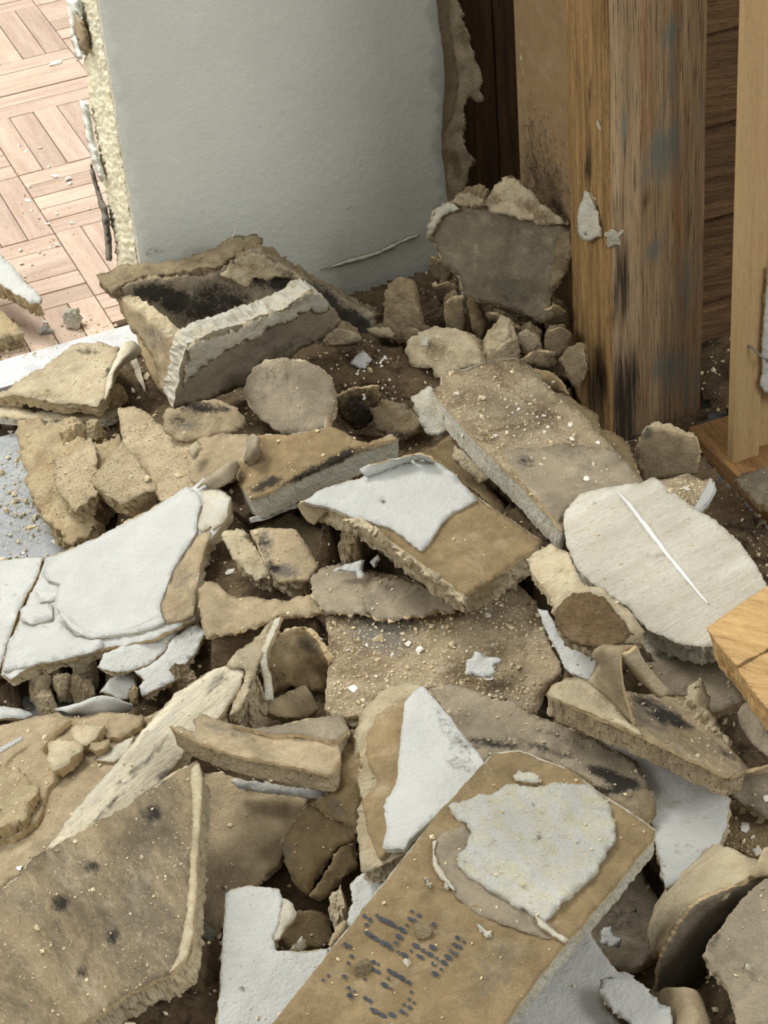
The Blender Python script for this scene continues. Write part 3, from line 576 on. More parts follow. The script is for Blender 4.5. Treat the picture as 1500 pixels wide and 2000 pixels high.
slab('plaster_disc', 'round cream plaster disc with ringed rough face behind the long dusty board', '795,690 800,665 822,646 860,636 895,642 925,660 942,690 938,712 905,720 880,735 850,738 845,720 815,716 800,712', [(800, 690, .075), (860, 640, .10), (935, 695, .09), (850, 730, .065)], T=.03, top='plaster', core='plaster', cat='plaster', rough=.004, srough=.004, grit=1, jag=4, tname='disc', stains_b=[(855, 685, 45, 26, 10, .7), (925, 690, 20, 12, 60, .5)], stains=[(880, 662, 12, 8, 0, .5)])
part('pale_flake', bpy.data.objects['plaster_disc'], '820,665 832,652 838,665 836,678 824,676', Surf(anchors=[(800, 690, .079), (860, 640, .104), (935, 695, .094)]), .003, 'pale_plaster', off=.002, jag=2, step=3)
slab('plaster_fragment', 'flat tan fragment lying below the long dusty board top corner', '1016,702 1050,685 1088,690 1092,712 1080,722 1040,712', [(1020, 702, .09), (1088, 695, .095), (1050, 685, .10)], T=.01, top='dull_plaster', core='dull_plaster', cat='plaster', rough=.003, grit=0, bed=True)
slab('plaster_fragment', 'small tan fragment leaning below the front edge of the box shaped board', '633,655 645,643 668,640 690,648 706,660 704,670 670,674 640,678 632,668', [(635, 665, .075), (650, 642, .09), (704, 665, .075)], T=.012, top='plaster', core='dull_plaster', cat='plaster', rough=.002, srough=.003, grit=0, jag=3, stains_b=[(650, 660, 20, 16, 0, .6)])
slab('plaster_fragment', 'flat broken fragment on the brown dust in front of the crumpled lump', '716,642 735,637 760,640 772,650 765,662 740,658 722,652', [(718, 645, .08), (770, 650, .08), (740, 658, .074)], T=.008, top='plaster', core='dull_plaster', cat='plaster', rough=.003, grit=0, jag=3)
slab('paint_flake', 'clean pale paint flake lying on the brown dust below the box shaped board', '683,708 697,694 708,684 718,692 726,702 712,717 700,720 690,714', [(683, 708, .072), (708, 684, .079), (712, 717, .07)], T=.0015, top='paint', core='paint', cat='paint flake', paper=False, bed=False, grit=0, jag=1, step=4)
slab('dark_paper_piece', 'dark brown curled piece beside the grey rounded board', '655,775 690,760 712,758 742,755 738,790 730,815 715,835 690,838 665,815', [(660, 775, .095), (740, 757, .10), (690, 838, .055)], T=.006, top='brown_paper', core='paper_edge', cat='paper', grit=0, jag=4, stains=[(700, 800, 60, 60, 0, .9)])
slab('dark_plaster_piece', 'fibrous brown plaster piece sunk in the gap behind the white painted board', '722,800 745,782 790,788 815,805 825,835 800,858 760,852 735,838', [(725, 800, .075), (800, 795, .08), (770, 852, .06)], T=.015, top='dull_plaster', core='dull_plaster', cat='plaster', rough=.005, grit=0, jag=6, stains=[(780, 850, 60, 14, 10, .8)])
slab('dark_plaster_piece', 'brown board end lying in shadow under the long dusty board', '805,895 840,875 880,850 895,880 920,920 960,960 1000,1000 1040,1040 990,1010 940,965 870,920', [(810, 895, .07), (890, 870, .07), (1030, 1040, .07)], T=.012, top='brown_paper', core='dull_plaster', cat='plasterboard', grit=1, jag=4)
slab('rounded_board', 'rounded grey brown board tipped on edge behind the mould streaked board', '474,765 482,738 500,715 522,702 560,699 585,702 615,712 640,728 651,750 656,790 648,815 640,838 600,846 570,852 530,836 498,806', [(478, 765, .10), (560, 700, .135), (650, 760, .11), (570, 850, .085)], T=.012, top='grey_paper', core='plaster', grit=.6, jag=5, stains=[(540, 735, 40, 24, 0, .4), (505, 775, 26, 16, 0, .4)], stains_b=[(520, 720, 40, 20, 0, .5)])
slab('plasterboard_slab', 'tan board with black mould streaks along its thick cut edge', '462,928 478,880 490,852 520,848 560,850 600,842 632,836 640,806 648,832 665,840 700,862 722,866 766,847 780,858 742,866 700,880 600,926 510,968 488,974 468,950', [(470, 930, .10), (490, 855, .125), (770, 852, .125), (500, 970, .118), (640, 840, .13)], T=.028, top='brown_paper', core='pale_plaster', grit=.6, jag=2.5, srough=.0007,
     stains=[(520, 945, 44, 12, -24, 1.3), (600, 925, 60, 10, -24, 1.2), (660, 895, 60, 12, -26, 1.3), (710, 880, 40, 6, -26, .6)], stains_b=[(590, 940, 80, 9, -24, 1.0), (640, 845, 30, 12, 30, .5)])
sb_ = bpy.data.objects['plasterboard_slab.003'] if 'plasterboard_slab.003' in bpy.data.objects else None
ribbon('paper_strip', None, ['488,1012,.088 520,1003,.088 540,996,.09 578,983,.09', '490,1022,.084 522,1014,.084 545,1003,.086 580,992,.087'], 'paint', T=.002)
tag(bpy.data.objects['paper_strip.002'], 'thin white strip under the thick edge of the mould streaked board', 'paper')
ribbon('torn_paper_piece', None, ['488,850,.128 500,850,.14 512,870,.132', '480,880,.115 495,878,.135 505,895,.118', '476,905,.105 484,902,.11 490,912,.106'], 'grey_paper', T=.002, jag=.002)
tag(bpy.data.objects['torn_paper_piece.002'], 'small upright torn paper curl left of the mould streaked board', 'paper')
# long dusty board
slab('long_dusty_board', 'long dusty tan board with thick cream edge leading down from the corner', '843,763 862,750 858,730 880,720 902,722 950,706 1012,698 1035,715 1060,742 1085,768 1130,800 1162,832 1190,868 1225,905 1258,945 1200,962 1140,970 1108,1000 1100,1040 1077,1013 1000,930 920,848', [(843, 763, .150), (1012, 698, .142), (1255, 945, .140), (1085, 1020, .154)], T=.026, top='dust_paper', core='pale_plaster', grit=3, jag=2, srough=.0009, inset=.0, stains=[(1030, 905, 26, 16, 30, .7), (1120, 862, 24, 10, 0, .6), (1195, 880, 14, 8, 40, .5)], stains_b=[(1060, 930, 70, 40, 60, .9), (1000, 790, 60, 30, 20, .5)],
     layers=[Lr('peeled_layer', '980,886 1012,876 1060,876 1100,866 1150,872 1200,878 1225,905 1258,945 1200,962 1140,970 1108,1000 1090,1018 1040,962 1005,920', 'grey_paper', T=.002, jag=2.5, stains=[(1028, 900, 26, 16, 30, .8)], stains_b=[(1080, 930, 90, 50, 50, .8)], grit=.5)])
slab('plaster_fragment', 'crumbly white plaster end piece at the top of the long dusty board', '804,776 820,764 838,754 852,770 868,800 880,835 868,846 838,852 822,830 812,800', [(806, 776, .14), (840, 756, .15), (850, 848, .12)], T=.02, top='pale_plaster', core='pale_plaster', cat='plaster', rough=.004, srough=.004, grit=0, jag=5)
slab('plaster_fragment', 'cream broken fragment wedged below the cut edge of the long dusty board', '884,870 905,880 930,905 955,935 935,945 905,918 890,905', [(885, 872, .115), (930, 905, .115), (935, 942, .10)], T=.016, top='plaster', core='plaster', cat='plaster', rough=.004, srough=.004, grit=0, jag=4)
slab('torn_paper_piece', 'brown torn paper board slipping down behind the long dusty board', '1085,768 1110,772 1130,788 1168,810 1174,836 1200,846 1228,868 1240,905 1258,945 1225,905 1190,868 1162,832 1130,800', [(1090, 768, .128), (1172, 820, .120), (1245, 935, .115)], T=.005, top='brown_paper', core='paper_edge', cat='paper', grit=.3, jag=4, bed=False)
slab('leaning_board', 'grey stained board leaning against the post foot with a pale rounded corner', '1240,880 1250,850 1262,833 1290,836 1330,846 1358,855 1366,880 1362,925 1340,928 1300,935 1255,945 1243,910', [(1262, 833, .125), (1358, 856, .12), (1300, 935, .075)], T=.012, top='tan_paper', core='plaster', grit=.3, jag=3, bed=False, stains_b=[(1262, 845, 20, 16, 0, 1.1)], stains=[(1300, 900, 50, 26, 0, .25)])
slab('dusty_board', 'dusty grey rubble covered board behind the large oval white board', '1262,945 1300,935 1345,925 1372,940 1392,935 1396,950 1370,1000 1330,985 1300,965', [(1265, 945, .13), (1390, 938, .12), (1340, 990, .13)], T=.012, top='dust_paper', core='plaster', grit=10, jag=3)
ribbon('paper_strip', None, ['1354,996,.14 1372,968,.142 1385,945,.145 1388,936,.143', '1366,1003,.14 1385,980,.146 1396,958,.15 1393,944,.147'], 'paint', T=.003, side='paint')
tag(bpy.data.objects['paper_strip.003'], 'white folded paint strip at the back of the large oval board', 'paper')
# large oval white board and what is around it
slab('oval_white_board', 'large oval off-white board with a long scratch beside the sawn timber', '1100,1005 1112,985 1132,965 1190,950 1240,946 1276,934 1310,955 1345,985 1392,1010 1450,1065 1480,1110 1496,1140 1510,1180 1470,1230 1425,1256 1380,1262 1330,1258 1265,1230 1230,1190 1170,1150 1125,1110 1105,1060', [(1105, 1020, .165), (1276, 936, .18), (1490, 1130, .185), (1330, 1256, .165)], T=.02, top='brushed_plaster', core='pale_plaster', paper=False, bed=False, grit=.3, jag=3, rough=.001, srough=.004, stains=[(1160, 980, 20, 5, 40, .5), (1240, 1045, 20, 12, 0, .35), (1290, 1090, 40, 20, 20, .25)],
     layers=[Lr('scratch', '1198,954 1206,956 1230,980 1270,1030 1310,1085 1350,1135 1386,1180 1380,1178 1340,1132 1300,1084 1260,1032 1222,982', 'fresh_scratch', T=.0012, jag=.6, side='fresh_scratch')])
slab('under_board', 'pale dirty board showing below the lower tip of the large oval board', '1236,1205 1262,1228 1330,1254 1400,1252 1390,1280 1340,1290 1285,1295 1262,1270 1250,1240', [(1245, 1215, .14), (1395, 1260, .14), (1290, 1292, .132)], T=.012, top='pale_plaster', core='plaster', grit=.5, jag=3, stains=[(1320, 1262, 40, 7, 12, 1.0)], stains_b=[(1300, 1280, 50, 14, 0, .7)])
slab('curved_chunk', 'curved cream plaster chunk with brown fibrous lower half', '1027,1092 1048,1078 1062,1070 1075,1062 1110,1080 1122,1105 1132,1132 1145,1145 1180,1150 1230,1195 1258,1230 1246,1248 1200,1262 1140,1260 1092,1238 1082,1190 1062,1150 1040,1122', [(1030, 1095, .195), (1110, 1080, .20), (1255, 1232, .185), (1100, 1235, .18), (1130, 1150, .205)], T=.016, top='plaster', core='plaster', cat='plaster', rough=.003, srough=.003, grit=.4, jag=3,
     layers=[Lr('fibrous_layer', '1100,1170 1118,1160 1150,1156 1178,1164 1200,1190 1240,1238 1200,1258 1160,1264 1110,1252 1086,1225 1085,1195', 'wool', T=.003, jag=5, rough=.002, srough=.002, side='wool')])
slab('white_board', 'small white painted board sticking out under the curved cream chunk', '1050,1188 1068,1192 1082,1215 1095,1245 1165,1262 1170,1285 1150,1326 1120,1318 1105,1308 1090,1275 1072,1248', [(1052, 1192, .15), (1165, 1268, .155), (1108, 1310, .145)], T=.008, top='paint', core='pale_plaster', grit=.2, jag=3, stains=[(1150, 1290, 26, 3, 10, .8)])
fb, _ = slab('folded_board', 'thick tan board with black mould and a folded paper flap at the right', '1066,1357 1076,1338 1105,1325 1140,1325 1180,1345 1250,1355 1300,1358 1345,1365 1370,1385 1397,1425 1427,1460 1462,1500 1432,1514 1415,1514 1300,1458 1187,1408', [(1068, 1357, .182), (1345, 1366, .168), (1455, 1500, .172), (1415, 1514, .180)], T=.021, top='mould_paper', core='pitted', grit=1, jag=2.5, srough=.0016, stains=[(1310, 1405, 60, 17, 22, 1.3), (1255, 1370, 44, 14, 10, .9), (1420, 1475, 40, 12, 40, .6), (1385, 1440, 40, 12, 40, .5)], stains_b=[(1280, 1400, 90, 40, 25, .8)],
     layers=[Lr('cream_patch', '1068,1356 1078,1340 1105,1327 1135,1326 1165,1338 1200,1372 1235,1415 1255,1436 1187,1406', 'plaster', T=.0012, jag=3)])
ribbon('paper_flap', fb, ['1148,1330,.185 1190,1365,.185 1240,1415,.182', '1165,1310,.198 1198,1335,.205 1225,1370,.200', '1172,1295,.208 1192,1300,.222 1213,1312,.225', '1160,1285,.206 1180,1270,.232 1216,1272,.238', '1155,1290,.200 1170,1265,.222 1238,1262,.236'], 'tan_paper', T=.0022)
ribbon('folded_strip', fb, ['1206,1272,.236 1222,1275,.238 1242,1262,.240', '1222,1292,.225 1236,1296,.228 1254,1284,.230', '1250,1325,.205 1262,1328,.208 1275,1315,.209', '1286,1358,.19 1294,1358,.191 1306,1350,.192'], 'plaster', T=.003)
slab('dark_board', 'dark dusty board lying behind the folded paper flap', '1262,1295 1300,1290 1350,1280 1392,1262 1432,1330 1452,1372 1400,1394 1372,1384 1340,1360 1300,1356', [(1270, 1300, .135), (1392, 1266, .14), (1440, 1375, .135)], T=.01, top='grey_paper', core='plaster', grit=1, jag=4, stains_b=[(1400, 1350, 50, 30, 0, .8)], stains=[(1345, 1345, 12, 8, 0, .7)])
slab('plaster_fragment', 'pale torn fibrous edge piece behind the mouldy end of the folded board', '1358,1330 1368,1322 1380,1350 1395,1392 1412,1428 1432,1450 1420,1452 1395,1420 1372,1388 1356,1362', [(1360, 1330, .17), (1380, 1350, .165), (1428, 1450, .165)], T=.012, top='plaster', core='plaster', cat='plaster', rough=.004, grit=0, jag=4)
slab('plaster_block', 'thick tan block lying against the sawn timber at the right edge', '1440,1392 1452,1376 1468,1364 1500,1400 1560,1470 1540,1500 1498,1478 1470,1452 1448,1425', [(1442, 1394, .165), (1468, 1366, .175), (1500, 1475, .16)], T=.022, top='grey_paper', core='pitted', grit=.5, jag=2, srough=.0015, stains=[(1490, 1425, 26, 26, 40, .4)])
r, _ = slab('timber_offcut', 'sawn timber board end lying on the oval white board at the right edge', '1379,1226 1410,1204 1450,1176 1500,1144 1620,1070 1700,1280 1560,1420 1500,1386 1470,1350 1440,1305 1410,1268', [(1380, 1226, .215), (1500, 1146, .225), (1500, 1384, .21)], T=.028, top='sawn_wood', core='sawn_wood', cat='timber', paper=False, bed=False, grit=.1, jag=2, rough=.0006, srough=.0012, tname='block')
part('split_groove', r, '1438,1300 1470,1283 1520,1256 1560,1235 1560,1240 1520,1261 1470,1288 1440,1304', Surf(anchors=[(1380, 1226, .215), (1500, 1146, .225), (1500, 1384, .21)]), .002, 'orange_wood', off=.0006, jag=1, step=5)
# right middle to lower
slab('white_board', 'long white painted board under the thick folded board at the right', '1172,1436 1200,1440 1240,1455 1330,1500 1396,1538 1427,1560 1422,1612 1402,1660 1376,1690 1344,1716 1300,1736 1290,1690 1276,1625 1256,1572 1232,1502 1192,1472', [(1180, 1440, .13), (1425, 1562, .135), (1300, 1730, .125)], T=.011, top='paint', core='plaster', grit=.4, jag=3, stains=[(1338, 1606, 6, 4, 30, 1.0), (1310, 1570, 40, 8, 10, .3), (1350, 1655, 50, 30, 0, .22)], stains_b=[(1310, 1570, 30, 10, -10, .9), (1345, 1715, 16, 30, 30, .8)])
slab('mould_sheet', 'grey fibrous sheet with dark charred streaks right of the white triangular board', '838,1345 880,1338 935,1350 960,1365 1002,1370 1040,1398 1082,1412 1150,1440 1200,1463 1242,1490 1262,1520 1268,1556 1215,1562 1170,1542 1120,1507 1060,1482 1000,1472 950,1482 928,1502 898,1440', [(845, 1345, .13), (1040, 1400, .14), (1260, 1530, .14), (930, 1500, .135)], T=.007, top='grey_paper', core='plaster', grit=1, jag=5, rough=.0025, srough=.003, stains=[(960, 1452, 80, 12, 8, 1.0), (1060, 1460, 90, 12, 18, .8), (1200, 1520, 80, 16, 22, 1.4), (1190, 1545, 60, 10, 10, 1.0), (1090, 1440, 80, 10, 20, .5), (900, 1400, 40, 12, 10, .4)], stains_b=[(1000, 1400, 90, 20, 15, .5)])
slab('plaster_fragment', 'crumbled plaster fragment at the right end of the charred sheet', '1190,1560 1225,1545 1262,1540 1285,1560 1280,1600 1262,1620 1225,1600 1200,1585', [(1195, 1560, .14), (1280, 1560, .14), (1262, 1615, .13)], T=.012, top='dull_plaster', core='plaster', cat='plaster', rough=.004, grit=1, jag=6, stains=[(1220, 1558, 30, 8, 0, .6)])
slab('dusty_board', 'wide tan dust covered board in the middle of the pile', '610,1130 650,1113 720,1112 800,1128 900,1178 1000,1128 1045,1175 1072,1250 1100,1310 1058,1350 1040,1394 1000,1372 960,1367 880,1345 830,1342 742,1348 708,1402 655,1400 634,1388 638,1320 645,1262 640,1200 622,1155', [(620, 1140, .102), (1050, 1180, .105), (1060, 1350, .110), (640, 1390, .104)], T=.013, top='dust_paper', core='plaster', grit=7, jag=4, stains=[(760, 1200, 80, 50, 0, .35)], stains_b=[(745, 1225, 90, 70, 20, 1.0), (1000, 1370, 70, 24, 10, .6)])
slab('torn_paper_piece', 'grey mouldy torn paper on the middle dusty board at its left corner', '604,1128 622,1112 660,1100 700,1112 742,1130 745,1160 738,1190 725,1205 690,1200 640,1198 612,1170', [(606, 1135, .112), (742, 1140, .114), (690, 1200, .112)], T=.002, top='grey_paper', core='paper_edge', cat='paper', grit=1, jag=5, bed=False, stains_b=[(680, 1160, 60, 30, 0, .5)], paper=False)
slab('torn_paper_piece', 'grey mouldy torn paper lobe below the corner of the white and brown board', '704,1170 720,1148 745,1128 800,1130 850,1150 890,1175 880,1200 850,1195 820,1206 790,1203 770,1214 735,1208 712,1195', [(706, 1175, .117), (800, 1132, .122), (885, 1185, .116)], T=.0025, top='grey_paper', core='paper_edge', cat='paper', grit=1, jag=5, bed=False, stains=[(760, 1150, 22, 10, 0, .6), (815, 1150, 20, 12, 0, .4)], stains_b=[(790, 1190, 60, 14, 0, .4)], paper=False)
slab('torn_paper_piece', 'tan torn paper sheet left of the grey mouldy paper', '386,1150 400,1132 425,1138 445,1162 500,1168 560,1172 612,1158 640,1196 600,1202 545,1203 500,1222 450,1236 402,1248 392,1205', [(388, 1160, .10), (620, 1165, .108), (420, 1245, .095)], T=.003, top='tan_paper', core='paper_edge', cat='paper', grit=.5, jag=4, paper=False, stains_b=[(420, 1190, 20, 40, 0, .4)])
slab('plaster_block', 'small plaster block with black mould on its top between the boards', '488,1036 530,1030 580,1034 600,1068 622,1104 604,1132 545,1138 522,1110 505,1070', [(490, 1038, .12), (580, 1035, .125), (615, 1110, .112), (530, 1135, .11)], T=.024, top='tan_paper', core='plaster', grit=1, jag=3, srough=.004, stains=[(533, 1108, 20, 12, 30, 1.3), (515, 1060, 14, 26, -15, .8)], stains_b=[(555, 1115, 40, 20, 0, 1.0), (520, 1060, 20, 40, -10, .9)])
slab('plaster_fragment', 'crumbly tan fragment left of the small mouldy block', '436,1052 455,1040 480,1038 495,1060 515,1095 530,1130 500,1128 470,1105 450,1085', [(440, 1055, .105), (485, 1042, .11), (515, 1130, .10)], T=.02, top='plaster', core='plaster', cat='plaster', rough=.005, srough=.005, grit=1, jag=6, tname='chunk')
slab('dark_board', 'dark buried board glimpsed in the black gap behind the small mouldy block', '500,1030 560,1000 640,1040 690,1042 680,1090 620,1100 580,1040', [(505, 1030, .06), (690, 1045, .065), (620, 1100, .06)], T=.008, top='dull_plaster', core='dull_plaster', grit=0, jag=4)
tag(lump('plaster_lump', 692, 1072, .115, 30, 34, .03, 'dull_plaster', sub=4, cuts=6, rough=.2), 'ragged tan lump under the left edge of the white and brown board', 'plaster')
slab('paint_flake', 'jagged white paint flake beside the ragged tan lump', '653,1114 668,1103 690,1098 712,1093 708,1112 700,1132 694,1118 676,1117', [(655, 1114, .122), (710, 1095, .127), (700, 1130, .12)], T=.002, top='paint', core='paint', cat='paint flake', paper=False, bed=False, grit=0, jag=2, step=4)
slab('paint_flake', 'two thin pale slivers lying by the ragged tan lump', '722,1098 738,1082 745,1092 730,1108', [(722, 1100, .122), (740, 1084, .124), (730, 1106, .121)], T=.003, top='paint', core='pale_plaster', cat='paint flake', paper=False, bed=False, grit=0, jag=1, step=4)
# white and brown board
slab('white_brown_board', 'thick broken board with half white paint and half brown paper in the centre', '592,978 618,962 660,945 700,935 735,920 762,910 790,902 822,893 842,895 862,905 890,930 905,946 940,976 1000,1016 1058,1056 1050,1074 1000,1105 970,1130 945,1142 908,1166 888,1150 860,1130 800,1090 745,1042 690,1014 640,990', [(592, 978, .155), (822, 895, .155), (1055, 1056, .148), (910, 1164, .150), (700, 1010, .155)], T=.023, top='brown_paper', core='plaster', grit=.2, jag=3, srough=.004, stains_b=[], rough=.0007,
     layers=[Lr('paint_layer', '590,979 618,962 660,945 700,935 735,920 762,912 790,903 822,894 842,897 862,907 890,930 906,946 932,976 905,990 885,1002 862,1020 850,1040 838,1062 822,1078 810,1066 790,1050 760,1030 720,1018 690,1010 640,990', 'paint', T=.0022, jag=3, side='pale_plaster', rough=.0008, stains=[(748, 982, 5, 3, 0, 1.2), (690, 920, 12, 8, 0, .3)])])
wb_ = bpy.data.objects['white_brown_board']
ribbon('paint_curl', wb_, ['720,930,.158 760,915,.158 800,900,.158', '705,926,.164 755,905,.166 808,893,.165', '700,918,.166 750,900,.171 815,886,.168'], 'paint', T=.0014, jag=.003)
ribbon('paint_curl', wb_, ['812,897,.158 830,898,.159 850,905,.158', '810,885,.170 832,888,.172 848,897,.168'], 'paint', T=.0012, jag=.003)
ribbon('paper_curl', wb_, ['592,978,.154 618,990,.152 640,998,.15', '583,985,.146 605,1002,.142 625,1012,.14', '590,1003,.138 600,1015,.134 615,1025,.132'], 'tan_paper', T=.002)
part('torn_bottom', wb_, '625,1000 660,1008 690,1022 720,1040 760,1072 800,1104 850,1138 885,1165 905,1180 918,1198 905,1200 860,1175 800,1135 740,1085 715,1060 690,1035 650,1022', Surf(anchors=[(640, 1000, .128), (900, 1190, .116), (720, 1060, .12)]), .006, 'plaster', 'plaster', jag=4, step=5, grid=9, rough=.003)
part('torn_bottom', wb_, '918,1180 960,1150 1020,1105 1028,1120 1010,1142 970,1150 935,1172 920,1180', Surf(anchors=[(920, 1180, .114), (1020, 1108, .12), (1010, 1142, .116)]), .004, 'tan_paper', 'plaster', jag=4, step=5, grid=9, rough=.001)
# ------------------------------------------------------------------ left and front boards
slab('white_slab', 'large white painted slab with cracked surface on the left of the pile', '20,1330 0,1318 12,1268 40,1200 76,1122 86,1090 150,1066 182,1054 240,1022 300,990 360,956 393,942 400,930 418,950 452,970 446,1010 408,1060 396,1092 386,1140 382,1206 322,1236 300,1250 205,1268 120,1290 60,1302', [(90, 1092, .055), (400, 940, .095), (382, 1205, .08), (20, 1310, .045)], T=.014, top='paint', core='plaster', grit=.4, jag=3, srough=.003, rough=.0016,
     layers=[Lr('paint_layer', '90,1092 150,1067 182,1056 240,1024 300,992 350,966 364,948 384,962 393,985 386,1005 384,1040 368,1066 350,1092 335,1120 318,1165 312,1180 316,1205 322,1216 280,1232 235,1240 180,1246 150,1240 128,1222 116,1198 108,1180 110,1160 120,1140 92,1135 82,1118', 'paint', T=.0026, jag=2, side='pale_plaster', rough=.0012, rfreq=30, stains=[(277, 1103, 4, 6, 0, 1.0), (200, 1135, 6, 30, 10, .15)]),
             Lr('torn_paper', '314,1182 322,1162 340,1118 356,1090 374,1066 390,1042 414,1036 412,1044 400,1068 394,1094 386,1140 380,1204 326,1218 318,1204', 'tan_paper', T=.0014, jag=3, stains_b=[(360, 1130, 30, 60, 20, .5)]),
             Lr('paint_layer', '14,1272 40,1218 60,1222 105,1224 118,1210 130,1228 150,1246 200,1250 202,1262 180,1276 120,1288 60,1300 5,1312', 'paint', T=.0016, jag=3, side='pale_plaster', rough=.001),
             Lr('paint_layer', '40,1192 52,1182 102,1180 104,1210 60,1220 42,1212', 'paint', T=.002, jag=2, side='pale_plaster'),
             Lr('paint_layer', '66,1150 90,1152 122,1154 118,1166 104,1174 78,1180 74,1168', 'paint', T=.0024, jag=2, side='pale_plaster'),
             Lr('paint_layer', '396,952 412,958 430,955 450,972 446,1008 434,1024 414,1036 412,1028 392,1040 386,1030 392,1008 398,985 392,968', 'pale_plaster', T=.0018, jag=3)])
ws = bpy.data.objects['white_slab']
ribbon('paint_curl', ws, ['122,1196,.066 150,1222,.064 200,1236,.066 250,1228,.07 308,1200,.078', '118,1200,.064 150,1236,.062 200,1247,.064 260,1236,.067 318,1210,.075'], 'paint', T=.0016, jag=.0006)
ribbon('paper_curl', ws, ['385,952,.096 410,930,.102 440,912,.108 462,900,.11', '400,948,.10 425,925,.112 450,905,.118 466,904,.114', '418,956,.098 438,948,.104 455,935,.106 464,915,.106'], 'grey_paper', T=.0018)
slab('white_slab', 'white painted slab corner cut by the left picture edge', '-60,1100 0,1094 84,1086 76,1118 40,1186 16,1248 0,1312 -60,1330', [(0, 1095, .05), (84, 1088, .055), (0, 1310, .04)], T=.012, top='paint', core='plaster', grit=.4, jag=2, srough=.003, stains=[(10, 1140, 10, 8, 0, .4), (30, 1160, 14, 14, 0, .3)], stains_b=[(22, 1262, 14, 30, 20, .8)])
slab('white_strip', 'cracked white strip below the lower edge of the large white slab', '190,1304 204,1276 240,1262 300,1250 322,1236 345,1222 382,1206 384,1214 350,1232 330,1250 322,1270 290,1298 262,1308 230,1316', [(195, 1302, .06), (380, 1208, .072), (240, 1312, .058)], T=.008, top='paint', core='plaster', grit=.4, jag=3)
slab('white_strip', 'speckled white strip nearest the hole below the large white slab', '262,1312 292,1300 325,1270 332,1252 352,1234 385,1216 402,1236 385,1275 362,1300 340,1330 322,1340 278,1360 270,1340 282,1330 270,1318', [(270, 1330, .055), (398, 1236, .07), (330, 1335, .055)], T=.009, top='paint', core='plaster', grit=.4, jag=3, stains=[(345, 1290, 36, 14, -40, .35), (370, 1250, 20, 10, 0, .3)])
slab('white_strip', 'pale smooth strip end under the speckled white strip', '195,1350 215,1325 250,1312 262,1312 268,1340 252,1345 250,1362 235,1365', [(200, 1350, .04), (262, 1314, .045), (240, 1364, .04)], T=.006, top='paint', core='plaster', grit=.2, jag=2)
for x, y, z, rx, ry, h, mt, lb in [(108, 1305, .03, 24, 18, .022, 'dull_plaster', 'brown lump topping the crumble below the large white slab'), (75, 1335, .022, 26, 18, .018, 'plaster', 'pale lump on the left of the crumble below the large white slab'), (90, 1368, .018, 32, 18, .016, 'plaster', 'flat cream lump in front of the crumble below the large white slab'),
    (130, 1335, .028, 26, 20, .022, 'plaster', 'middle lump of the crumble below the large white slab'), (160, 1345, .03, 24, 24, .022, 'dull_plaster', 'split tan lump on the right of the crumble below the large white slab'), (168, 1308, .035, 20, 18, .02, 'plaster', 'tan lump tucked under the edge of the large white slab'), (262, 1355, .05, 14, 10, .012, 'yellow_plaster', 'small yellow lump under the speckled white strip'), (355, 1330, .05, 36, 16, .02, 'dull_plaster', 'long brown lump in the dark hole beside the speckled white strip'), (224, 768, .035, 20, 20, .02, 'yellow_plaster', 'cream lump at the right end of the cream mould spotted slab'), (140, 846, .05, 30, 22, .02, 'yellow_plaster', 'yellow lump on top of the large crumbly chunk'), (182, 840, .045, 26, 16, .014, 'yellow_plaster', 'flat yellow lump between crumbly chunk and thin pale strip'), (140, 620, .012, 20, 15, .012, 'pale_plaster', 'cream lump lying on the parquet by the threshold')]:
    tag(lump('plaster_lump', x, y, z, rx, ry, h, mt, sub=4, cuts=9, rough=.22, rot=(x * 7) % 180, tilt=(y * 3) % 60 - 30), lb, 'plaster')
ribbon('paint_flake', None, ['108,1386,.045 140,1378,.05 170,1376,.052 222,1372,.052', '128,1390,.058 160,1376,.066 200,1360,.068 256,1376,.056', '150,1400,.045 170,1392,.055 210,1386,.058 258,1382,.05', '165,1412,.04 185,1408,.044 220,1398,.046 245,1390,.046'], 'paint', T=.0016, side='paint')
tag(bpy.data.objects['paint_flake.003'] if 'paint_flake.003' in bpy.data.objects else bpy.data.objects['paint_flake'], 'large curled white paint flake on the tan layered slab', 'paint flake')
slab('white_strip', 'white painted strip lying on the floor at the left edge above the tan slab', '-60,1372 0,1380 40,1385 64,1394 50,1402 0,1403 -60,1404', [(0, 1380, .02), (60, 1394, .02), (0, 1402, .018)], T=.006, top='paint', core='pale_plaster', grit=0, jag=2, bed=True)
